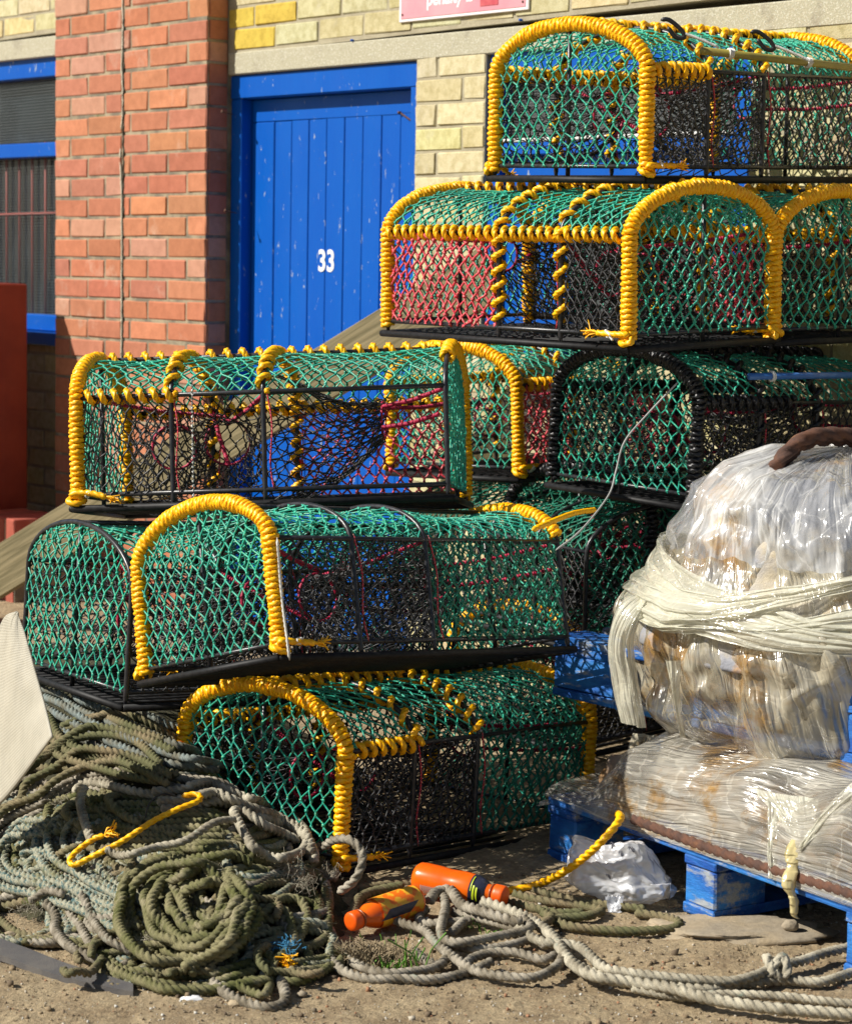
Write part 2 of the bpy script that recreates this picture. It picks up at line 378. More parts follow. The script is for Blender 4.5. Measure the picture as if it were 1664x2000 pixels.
M['film_band'] = film('twisted_stretch_wrap', (.84, .82, .66), (.66, .60, .36), .45, .82, (3, 60, 1), b1=.020, b2=.004, crink=20)
M['film_top'] = film('clear_stretch_wrap', (.82, .82, .80), (.74, .52, .24), .12, .62, (16, 2.5, 1), crink=7, b1=.034, b2=.022, gl_r=.14)
M['film_low'] = film('taut_stretch_wrap', (.74, .70, .60), (.60, .36, .12), .18, .58, (3.5, 55, 1), b1=.018, b2=.008, crink=8, gl_r=.16, stlo=.49, sthi=.62)
M['bag'] = film('white_carrier_bag_plastic', (.88, .89, .92), (.82, .78, .6), .50, .86, (5, 9, 6), crink=8, rough=.35, b1=.02, b2=.035, line=.12, stlo=.72, sthi=.8, gl_r=.25)

def setflow(ob, arr):
    a = ob.data.attributes.new('flow', 'FLOAT_VECTOR', 'POINT'); a.data.foreach_set('vector', np.asarray(arr, np.float32).ravel())

# ------------------------------------------------------------------ ground
def h_ground(x, y):
    return .012*nz(x*2.2, y*2.2, 3, 3)+.006*nz(x*9, y*9, 1, 4)+.0055*max(0, nz(x*42, y*42, 4, 3))
def gsheet():
    xs = np.concatenate([[-60, -20, -6, -2.2], np.linspace(-1.1, 1.1, 330), [2.2, 6, 20, 60]])
    ys = np.concatenate([[-60, -10, 0, 2.2, 3.0], np.linspace(3.6, 5.5, 250), [6.2, 7, 9, 12, 30, 80]])
    V = np.array([[(x, y, h_ground(x, y) if (abs(x) < 1.2 and 3.5 < y < 5.6) else 0) for y in ys] for x in xs])
    i = np.arange(len(xs)-1)[:, None]; j = np.arange(len(ys)-1)[None]; nv = len(ys)
    Fq = np.stack([i*nv+j, (i+1)*nv+j, (i+1)*nv+j+1, i*nv+j+1], -1).reshape(-1, 4)
    return (V.reshape(-1, 3), Fq)
g = mk('ground', [gsheet()], M['sand']); g['kind'] = 'structure'

parts, cols = [], []
pc = [(.50, .44, .34), (.26, .19, .11), (.30, .23, .14), (.6, .58, .52), (.18, .14, .09), (.36, .28, .18), (.24, .18, .12), (.38, .19, .10)]
for k in range(4200):
    q = G(rng.uniform(-20, 1700), rng.uniform(1700, 2030))
    if q[1] > 4.9: continue
    r = .0013+.0028*rng.random()**4+(.004*rng.random() if rng.random() < .02 else 0)
    parts.append(blobs([[q[0], q[1], h_ground(q[0], q[1])+r*.35]], r)); cols.append(pc[rng.integers(len(pc))])
for k in range(420):
    q = G(rng.uniform(-20, 1700), rng.choice([rng.uniform(1720, 2020), rng.uniform(1800, 1900)]))
    if q[1] > 4.9: continue
    r = .003+.007*rng.random()**3
    parts.append(blobs([[q[0], q[1], h_ground(q[0], q[1])+r*.15]], r)); cols.append(((.20, .145, .085), (.26, .19, .11), (.16, .115, .07))[rng.integers(3)])
g = mk('gravel', parts, M['pebble'], col=cols, smooth=True); g['kind'] = 'stuff'; g['label'] = 'scattered grit, pebbles and shell fragments on the sandy ground'

# ------------------------------------------------------------------ brickwork
def bricks(spec, nf, depth=.012, ch=.004, jit=.0009):
    """spec: list of (s0,s1,z0,z1,colour); nf: plane offset; returns parts/cols facing N"""
    ps, cs = [], []
    for s0, s1, z0, z1, c in spec:
        dn = rng.normal(0, .0009)
        ps.append(chbox(WP(s0, z0, nf-depth+dn), D, N, Z3, s1-s0, depth, z1-z0, ch, jit)); cs.append(c)
    return ps, cs
def vary(c, a=.12, h=.05):
    k = 1+rng.normal(0, a); return tuple(max(0, q*k*(1+rng.normal(0, h))) for q in c)
C = .0775; MJ = .010
# red pier
PN = .093; PS1 = -1.165
REDS = [(.46, .165, .085), (.48, .18, .09), (.42, .145, .08), (.50, .20, .10), (.45, .165, .10)]
def redc():
    c = REDS[rng.integers(len(REDS))]; c = vary(c, .055, .03)
    if rng.random() < .12: c = tuple(q*.6+.4*p for q, p in zip(c, (.55, .38, .28)))
    return c
pier = thing('brick_pier', 'orange red brick pier with a cracked joint running down it', 'brick pier')
spec = []; zt = 2.395+.02
row = 0; z = zt
SJ = PS1-.545      # joint position
SL = -2.20
while z > -.05:
    z1 = z; z0 = z-C+MJ
    if row % 2 == 0: cuts = [(SL, SL+.108), (SL+.118, SL+.358), (SL+.368, SJ-.012), (SJ+.004, SJ+.165), (SJ+.175, SJ+.42), (SJ+.43, PS1)]
    else: cuts = [(SL, SL+.236), (SL+.246, SJ-.012), (SJ+.004, SJ+.045), (SJ+.055, SJ+.295), (SJ+.305, PS1)]
    for a, b in cuts: spec.append((a, b, z0, z1, redc()))
    z -= C; row += 1
ps, cs = bricks(spec, PN)
# return face bricks (facing D)
z = zt
while z > -.05:
    ps.append(chbox(WP(PS1-.012, z-C+MJ, .0), D, N, Z3, .0135, PN-.0135, C-MJ, .003, .0006)); cs.append(redc()); z -= C
mk('brickwork', ps, M['brick'], pier, smooth=False, col=cs)
def wbox(s0, s1, z0, z1, n0, n1):
    c = [WP(s0, z0, n0), WP(s1, z0, n0), WP(s1, z0, n1), WP(s0, z0, n1), WP(s0, z1, n0), WP(s1, z1, n0), WP(s1, z1, n1), WP(s0, z1, n1)]
    return hexa(c)
mk('mortar_core', [wbox(SL+.002, PS1-.004, -.1, 2.6, -.1, PN-.004)], M['mortar'], pier, smooth=False)
# crack with sealant bead
zz = np.linspace(2.45, .5, 90)
cr = np.array([WP(SJ-.006+.006*nz(q*7, 2, 1)+(-.014 if 1.55 < q < 1.86 else 0)*(1-abs(q-1.70)/.16), q, PN-.001) for q in zz])
pr = []
brk = np.argmin(abs(zz-1.79))
for seg in (cr[:brk], cr[brk+2:]):
    pr.append(rope(catmull(seg, .01), .0042, lobes=2, depth=.25, sides=6, twist=.11))
mk('sealant_bead', pr, M['sealant'], pier)
seg = np.array([WP(SJ+.003+.004*nz(q*9, 5, 1), q, PN-.0045) for q in zz if q < 2.25])
mk('crack', [rope(catmull(seg, .01), .0085, lobes=2, depth=.6, sides=8, twist=.09)], M['dark_fill'], pier)

# buff wall
BUFF = [(.56, .50, .29), (.60, .54, .33), (.53, .47, .27), (.62, .56, .36), (.58, .50, .26)]
YEL = (.60, .45, .07)
def holes(s, z):    # openings
    if -1.165 <= s <= -.115 and z < 2.068: return True
    if .229 <= s <= 1.33 and 1.04 < z < 2.068: return True
    if s < -2.2 and 1.03 < z < 2.24 and s > -3.7: return True
    if 1.99 <= z < 2.068 and s > -1.17: return True
    return False
spec = []
def buff_run(s0, s1, zt_, zb, off, L=.247):
    z = zt_; r = 0
    while z-C > zb-1e-6:
        s = s0-((off+r*.5) % 1)*L
        while s < s1:
            a, b = max(s, s0)+MJ/2, min(s+L, s1)-MJ/2
            if b-a > .03:
                c = vary(BUFF[rng.integers(len(BUFF))], .07, .03)
                if zt_ > 2.1 and s0 > -1.3:
                    sm = (a+b)/2
                    if (-1.18 < sm < -.85 and r in (int((zt_-2.068)/C)-1, int((zt_-2.068)/C)-2)) or (-.7 < sm < -.5 and r == int((zt_-2.068)/C)-3): c = vary(YEL, .05, .02)
                spec.append((a, b, z-C+MJ, z, c))
            s += L
        z -= C; r += 1
buff_run(-1.165, 2.6, 2.068+8*C, 2.068, .35)           # above lintel
buff_run(-.115, .229, 1.985, -.05, .55)                 # pillar between door and window
buff_run(.229, 1.33, 1.035, -.05, .3)                   # under window
buff_run(1.33, 2.6, 1.985, -.05, .2)
buff_run(-3.7, -2.2, 2.235+5*C, 2.235, .2)
buff_run(-3.7, -2.2, 1.02, -.05, .4)
wallT = thing('buff_wall', 'pale yellow buff brick wall with concrete lintels behind the pots', 'wall')
ps, cs = bricks(spec, 0, jit=.0012, ch=.003)
mk('brickwork', ps, M['buff'], wallT, smooth=False, col=cs)
mk('mortar_core', [wbox(-1.17, 2.6, 2.062, 2.9, -.2, -.003), wbox(-.112, .226, -.1, 2.0, -.2, -.0035), wbox(1.333, 2.6, -.1, 2.0, -.2, -.003), wbox(.227, 1.332, -.1, 1.036, -.2, -.004),
                   wbox(-3.7, -2.2, 2.23, 2.9, -.2, -.003), wbox(-3.7, -2.2, -.1, 1.03, -.2, -.003)], M['mortar_buff'], wallT, smooth=False)
mk('lintel', [chbox(WP(-1.16, 1.99, -.14), D, N, Z3, 3.7, .143, .078, .004, 0)], M['conc'], wallT, smooth=False)
mk('lintel', [chbox(WP(-3.7, 2.155, -.14), D, N, Z3, 1.49, .143, .08, .004, 0)], M['conc'], wallT, smooth=False)
for (px, py) in ((689, 78), (1018, 38)):
    s, z = PW(px, py); mk('wall_plug', [rod(WP(s, z, -.01), WP(s, z, .008), .004, 8)], M['blue'], wallT)
# dark inside of the building
mk('inner_room', [wbox(-3.7, 2.6, -.1, 2.9, -1.5, -1.45)], M['dark_fill'], wallT, smooth=False)
mk('roof_slab', [wbox(-3.7, 2.6, 2.9, 3.0, -1.5, .01)], M['conc'], wallT, smooth=False)

# ------------------------------------------------------------------ blue door 33
door = thing('plank_door', 'bright blue painted plank door numbered 33 beside the brick pier', 'door', WP(-.64, 0, 0))
dl = -np.array(WP(-.64, 0, 0))
def off(parts, d): return [(V+d, Fq) for V, Fq in parts]
a, b = -1.163, -.117
mk('door_frame', off([chbox(WP(a, -.02, -.10), D, N, Z3, .062, .085, 1.925, .004), chbox(WP(b-.04, -.02, -.10), D, N, Z3, .04, .085, 1.925, .004),
                  chbox(WP(a, 1.905, -.1), D, N, Z3, b-a, .088, .083, .004)], dl), M['blue'], door, smooth=False)
la, lb = a+.064, b-.042
mk('door_leaf', off([wbox(la, lb, -.02, 1.9, -.11, -.072), chbox(WP(la, 1.822, -.0725), D, N, Z3, lb-la, .009, .08, .003),
                 chbox(WP(la, -.02, -.0725), D, N, Z3, .132, .009, 1.841, .003), chbox(WP(-.262, -.02, -.0725), D, N, Z3, lb+.262, .009, 1.841, .003)], dl), M['blue'], door, smooth=False)
px0 = la+.1335; pw = (-.2635-px0)/7
for k in range(7):
    mk('plank', off([chbox(WP(px0+k*pw+.0016, -.02, -.0725), D, N, Z3, pw-.0032, .0065+.0008*(k % 2), 1.8385, .0022)], dl), M['blue'], door, smooth=False)
def text_mesh(name, body, size, bold, origin, ex, ez, mt, parent, dpos, sx=1.0, sp=1.0):
    cu = bpy.data.curves.new(name, 'FONT'); cu.body = body; cu.size = size; cu.offset = bold; cu.extrude = .0006; cu.resolution_u = 5; cu.space_character = sp
    tmp = bpy.data.objects.new(name+'_tmp', cu); COL.objects.link(tmp)
    bpy.context.view_layer.update()
    me = bpy.data.meshes.new_from_object(tmp.evaluated_get(bpy.context.evaluated_depsgraph_get()))
    bpy.data.objects.remove(tmp)
    for v in me.vertices:
        q = np.array(origin)+np.array(ex)*v.co.x*sx+np.array(ez)*v.co.y+N*v.co.z+dpos
        v.co = q
    me.materials.clear(); me.materials.append(mt); me.name = name
    o = bpy.data.objects.new(name, me); COL.objects.link(o); o.parent = parent; return o
s3, z3 = PW(621, 528, -.065)
text_mesh('door_number', '33', .104, .0026, WP(s3, z3, -.0640), D, Z3, M['digit'], door, dl, .92, 1.02)
mk('hook', off([rod(WP(-.262, 1.818, -.06), WP(-.16, 1.775, -.045), .0028, 6), rod(WP(-.262, 1.818, -.066), WP(-.262, 1.818, -.052), .005, 6)], dl), M['rust'], door)
for (px, py, L_) in ((443, 222, .02), (449, 415, .03)):
    s, z = PW(px, py, .03)
    tag(mk('nail', [tube(np.array([WP(s, z, 0.0), WP(s-.004, z+.004, .03), WP(s-.006, z+.008, .045)]), .0028, 6), rod(WP(s-.006, z+.008, .045), WP(s-.0065, z+.0085, .048), .006, 8)], M['rust']),
        'rusty nail sticking out of the brick pier edge, '+('upper' if py < 300 else 'lower')+' of two', 'nail')

# ------------------------------------------------------------------ windows
glass = mat('dusty_glass', (.045, .055, .06), .18, c2=(.09, .10, .10), scale=4, c3=(.25, .26, .25), scale3=3, lo3=.6, hi3=.85, spec=.8)
glass2 = mat('grimy_glass', (.008, .014, .02), .08, c2=(.05, .07, .08), scale=3, mixlo=.5, mixhi=.75, c3=(.22, .23, .22), scale3=2, lo3=.6, hi3=.85, spec=.8)
meshm = mat('wire_mesh', (.18, .2, .2), .5, metal=.3)
M['bars'] = mat('red_brown_bars', (.34, .07, .05), .6)
def mesh_screen(s0, s1, z0, z1, n, st=.013, r=.0007):
    L = []
    for s in np.arange(s0, s1, st): L.append([WP(s, z0, n), WP(s, (z0+z1)/2, n), WP(s, z1, n)])
    for z in np.arange(z0, z1, st): L.append([WP(s0, z, n+.001), WP((s0+s1)/2, z, n+.001), WP(s1, z, n+.001)])
    return strands(np.array(L), r, 4)
wl = thing('barred_window', 'blue framed meshed window with red bars left of the pier', 'window', WP(-2.9, 1, 0)); dw = -np.array(WP(-2.9, 1, 0))
zs = [PW(60, y, -.02)[1] for y in (108, 145, 272, 300, 612, 640)]
fr = []
for z1, z0, nn in ((zs[0]+.04, zs[1], -.02), (zs[2], zs[3], -.015), (zs[4]+.012, zs[5]+.005, -.03)):
    fr.append(chbox(WP(-3.69, z0, nn-.06), D, N, Z3, 1.488, .06, z1-z0, .004))
fr.append(chbox(WP(-3.69, zs[2]-.018, -.075), D, N, Z3, 1.488, .052, .012, .003))
mk('window_frame', off(fr, dw), M['blue'], wl, smooth=False)
mk('window_pane', off([wbox(-3.69, -2.21, 1.0, 2.16, -.095, -.09)], dw), glass2, wl, smooth=False)
br = [rod(WP(s, zs[4], -.075), WP(s, zs[3]+.05, -.075), .006, 6) for s in np.arange(-3.6, -2.2, .105)] + [rod(WP(-3.69, zs[3]-.24, -.068), WP(-2.21, zs[3]-.24, -.068), .006, 6)]
mk('window_bars', off(br, dw), M['bars'], wl)
mk('wire_mesh', off([mesh_screen(-3.0, -2.21, zs[4], zs[3], -.05, .012, .0008), mesh_screen(-3.0, -2.21, zs[2], zs[1], -.05, .012, .0008)], dw), meshm, wl)
mk('window_sill', off([chbox(WP(-3.69, zs[5]-.05, -.08), D, N, Z3, 1.488, .1, .052, .004)], dw), M['blue'], wl, smooth=False)

wr = thing('boarded_window', 'blue framed window with grey meshed glass behind the topmost pots', 'window', WP(.78, 1.04, 0)); dw = -np.array(WP(.78, 1.04, 0))
a, b = .231, 1.328
mk('window_frame', off([chbox(WP(a, 1.042, -.07), D, N, Z3, .05, .055, .945, .004), chbox(WP(b-.07, 1.042, -.07), D, N, Z3, .07, .055, .945, .004),
                    chbox(WP(a+.05, 1.89, -.07), D, N, Z3, b-a-.12, .056, .095, .004), chbox(WP(a+.05, 1.655, -.07), D, N, Z3, b-a-.12, .057, .04, .004)], dw), M['blue'], wr, smooth=False)
mk('lower_panel', off([chbox(WP(a+.05, 1.53, -.075), D, N, Z3, b-a-.12, .03, .124, .003), chbox(WP(a+.05, 1.042, -.075), D, N, Z3, .30, .032, .487, .003)], dw), M['blue'], wr, smooth=False)
mk('lower_pane', off([wbox(a+.351, b-.07, 1.04, 1.53, -.095, -.09)], dw), glass, wr, smooth=False)
M['sill'] = mat('chipped_white_sill', (.62, .62, .60), .6)
mk('window_sill', off([chbox(WP(a+.05, 1.6955, -.06), D, N, Z3, b-a-.12, .05, .012, .003)], dw), M['sill'], wr, smooth=False)
mk('window_pane', off([wbox(a+.05, b-.07, 1.70, 1.89, -.085, -.08)], dw), glass, wr, smooth=False)
mk('wire_mesh', off([mesh_screen(a+.05, b-.07, 1.70, 1.89, -.055, .009, .0007)], dw), meshm, wr)

# ------------------------------------------------------------------ sign
sg = thing('warning_sign', 'faded pink sign with white border reading penalty, high on the buff wall', 'sign', WP(.12, 2.3, .02)); dw = -np.array(WP(.12, 2.3, .02))
s0, z0 = PW(778, 42, .012); s1, z1 = PW(1031, 14, .012); zb = (z0+z1)/2
mk('sign_plate', off([chbox(WP(s0, zb, .002), D, N, Z3, s1-s0, .008, .42, .002)], dw), M['signwhite'], sg, smooth=False)
mk('sign_face', off([chbox(WP(s0+.012, zb+.010, .0095), D, N, Z3, s1-s0-.024, .0022, .398, .0006)], dw), M['signpink'], sg, smooth=False)
st, zt2 = PW(833, 11, .012)
text_mesh('sign_text', 'penalty £', .062, .0018, WP(st, zt2+.002, .0118), D, Z3, M['signwhite'], sg, dw, .97)
s2, z2 = PW(938, 9, .012); s4, _ = PW(973, 9, .012)
mk('red_patch', off([chbox(WP(s2, z2-.004, .0118), D, N, Z3, s4-s2, .0014, .06, .0004)], dw), M['signred'], sg, smooth=False)
for (px, py) in ((786, 28), (1021, 2)):
    s, z = PW(px, py, .012); mk('screw', off([rod(WP(s, z, .01), WP(s, z, .0135), .004, 8)], dw), M['rust'], sg)

# ------------------------------------------------------------------ red box, low wall, timber
NB = .212
sb, zb_ = PW(54, 548, NB)
rb = tag(mk('storage_box', [chbox(WP(sb-.9, PW(54, 988, NB)[1], NB), D, N, Z3, .9, .75, zb_-PW(54, 988, NB)[1], .006, 0)], M['redsteel'], smooth=False),
         'dark red painted box standing on the low brick ledge at the left edge', 'box')
zl = PW(54, 988, NB)[1]
lw = thing('brick_ledge', 'low red brick ledge topped with bricks on edge, under the red box', 'ledge')
ps, cs = [], []
e_s = sb+.34
s = e_s
while s > sb-1.0:
    ps.append(chbox(WP(s-.066, zl-.108, NB+.02), D, N, Z3, .066, .24, .1, .004, .001)); cs.append(vary((.36, .09, .05), .15)); s -= .076
z = zl-.118; r = 0
while z > -.1:
    s = e_s-(.12 if r % 2 else 0)
    while s > sb-1.0:
        ps.append(chbox(WP(max(s-.236, sb-1.1), z-.067, NB+.25), D, N, Z3, .226, .012, .067, .003, .001)); cs.append(vary((.36, .09, .05), .15)); s -= .247
    z -= C; r += 1
mk('brickwork', ps, M['brick'], lw, smooth=False, col=cs)
mk('mortar_core', [wbox(sb-1.0, e_s-.003, -.1, zl-.012, NB+.025, NB+.256)], M['mortar'], lw, smooth=False)

def plank_obj():
    def onp(px, py, n):
        s_, z_ = PW(px, py, n); return WP(s_, z_, n)
    a0, b0, a1 = onp(0, 1060, .80), onp(0, 1165, .80), onp(745, 600, .34)
    ex = (a1-a0)/np.linalg.norm(a1-a0); up = a0-b0; up = up-ex*(up@ex); wd = np.linalg.norm(up); ez = up/wd; ey = np.cross(ez, ex)
    o = a0-ex*.6; Lp = np.linalg.norm(a1-o)+.40
    mtx = Matrix(((ex[0], ey[0], ez[0], o[0]), (ex[1], ey[1], ez[1], o[1]), (ex[2], ey[2], ez[2], o[2]), (0, 0, 0, 1)))
    ob = mk('timber_board', [chbox((0, 0, -wd), (1, 0, 0), (0, 1, 0), (0, 0, 1), Lp, .04, wd, .002, 0)], M['wood'], smooth=False)
    ob.matrix_world = mtx
    return tag(ob, 'long weathered timber board leaning up at a slant behind the pots', 'board')
plank_obj()

# ------------------------------------------------------------------ lobster pots
SC = .9
PL, PW_, PS, PH = .961*SC, .551*SC, .288*SC, .412*SC
HO = [0, .26, .51, 1.0]
def hoop_path(u, n=26, z0=.018):
    th = np.linspace(math.pi, 0, n); pts = [(u, 0, z0), (u, 0, PS*.5)]
    for t in th:
        pts.append((u, PW_/2+PW_/2*math.copysign(abs(math.cos(t))**1.0, math.cos(t)), PS+(PH-PS)*math.sin(t)**1.12))
    pts += [(u, PW_, PS*.5), (u, PW_, z0)]
    p = np.array(pts)
    p[:, 1] = np.clip(p[:, 1], 0, PW_)
    return p
def resample(p, step):
    L = np.concatenate([[0], np.cumsum(np.linalg.norm(np.diff(p, axis=0), axis=1))])
    n = max(3, int(L[-1]/step)); s = np.linspace(0, L[-1], n)
    return np.stack([np.interp(s, L, p[:, k]) for k in range(3)], 1)
def coil(path, n1, R, r, pitch, ppt=16, wob=.18, sides=12, ph0=0., tight=True):
    p = resample(path, .004); L = np.concatenate([[0], np.cumsum(np.linalg.norm(np.diff(p, axis=0), axis=1))])
    turns = L[-1]/pitch; n = int(turns*ppt); s = np.linspace(0, L[-1], n)
    c = np.stack([np.interp(s, L, p[:, k]) for k in range(3)], 1)
    sm = max(1, int(.012/(L[-1]/n)))
    t = np.gradient(c, axis=0)
    ker = np.ones(2*sm+1)/(2*sm+1)
    t = np.stack([np.convolve(np.pad(t[:, k], sm, mode='edge'), ker, 'valid') for k in range(3)], 1)
    t /= np.linalg.norm(t, axis=1)[:, None]
    a = np.array(n1, float); a = a-(t@a)[:, None]*t; a /= np.linalg.norm(a, axis=1)[:, None]; b = np.cross(t, a)
    jit = np.interp(s, np.arange(0, L[-1]+.1, pitch), rng.normal(0, wob, len(np.arange(0, L[-1]+.1, pitch))))
    ang = s/pitch*2*math.pi+ph0+jit*2
    Rr = R*(1+.09*np.interp(s, np.arange(0, L[-1]+.1, pitch*2.5), rng.normal(0, 1, len(np.arange(0, L[-1]+.1, pitch*2.5)))))
    rad = np.cos(ang)[:, None]*a+np.sin(ang)[:, None]*b
    q = c+rad*Rr[:, None]+t*(jit*pitch*.5)[:, None]
    tt = np.gradient(q, axis=0); tt /= np.linalg.norm(tt, axis=1)[:, None]+1e-12
    nn = rad-(np.sum(rad*tt, 1))[:, None]*tt; nn /= np.linalg.norm(nn, axis=1)[:, None]+1e-12
    return rope(q, r, lobes=3, depth=(.3 if sides > 6 else 0), sides=sides, twist=r*7, fr=(tt, nn, np.cross(tt, nn)), taper=True)

def net2d(x0, x1, y0, y1, cw, ch, inside, warp=.006, seed=0, shear=0.):
    """diamond netting in a plane: node positions and clipped edges"""
    rs = np.random.default_rng(seed); ph = rs.uniform(0, 6, 6)
    nx = int((x1-x0)/cw)+3; ny = int((y1-y0)/(ch/2))+3
    I, J = np.meshgrid(np.arange(-1, nx), np.arange(-1, ny), indexing='ij')
    X = x0+(I+.5*(J % 2))*cw; Y = y0+J*ch/2
    X = X+warp*(np.sin(Y*13+ph[0])+np.sin(Y*31+X*9+ph[1])*.6)+rs.normal(0, cw*.085, X.shape)+shear*(Y-y0)
    Y = Y+warp*(np.sin(X*11+ph[2])+np.sin(X*27+Y*14+ph[3])*.6)+rs.normal(0, ch*.05, X.shape)
    A = np.stack([X, Y], -1); ins = inside(X, Y)
    E0, E1 = [], []
    for i in range(A.shape[0]):
        for j in range(A.shape[1]-1):
            for di in ((0, 1) if (J[i, j] % 2) else (-1, 0)):
                k = i+di
                if not 0 <= k < A.shape[0]: continue
                a, b = ins[i, j], ins[k, j+1]
                if not (a or b): continue
                p, q = A[i, j], A[k, j+1]
                if not (a and b):
                    lo, hi = (p, q) if a else (q, p)
                    l0, h0 = lo.copy(), hi.copy()
                    for _ in range(7):
                        mdl = (l0+h0)/2
                        if inside(mdl[0], mdl[1]): l0 = mdl
                        else: h0 = mdl
                    if a: q = l0
                    else: p = l0
                E0.append(p); E1.append(q)
    E0 = np.array(E0).reshape(-1, 2); E1 = np.array(E1).reshape(-1, 2)
    return A[ins], E0, E1
def net3d(nodes, E0, E1, mapf, r, knot, slack=0.0, seed=0, curl=.14):
    rs = np.random.default_rng(seed)
    d = E1-E0
    tx = np.array([0, curl*.55, .5, 1-curl*.55, 1]); ty = np.array([0, .22, .5, .78, 1])
    pts = np.stack([E0[:, 0, None]+d[:, 0, None]*tx, E0[:, 1, None]+d[:, 1, None]*ty], -1)
    Q = mapf(pts[..., 0], pts[..., 1])
    Q[:, 1:4] += rs.normal(0, slack, (len(Q), 1, 3))
    K = mapf(nodes[:, 0], nodes[:, 1])
    return [strands(Q, r), blobs(K, knot)]
def in_end(x, y):
    xx = (np.asarray(x)-PW_/2)/(PW_/2-.006)
    top = PS+(PH-PS-.006)*np.clip(1-xx**2, 0, 1)**.56
    return (np.abs(xx) < 1) & (y > .03) & (y < top)
ARC = hoop_path(0, 40)[2:-2][:, 1:]
ARCL = np.concatenate([[0], np.cumsum(np.linalg.norm(np.diff(ARC, axis=0), axis=1))])

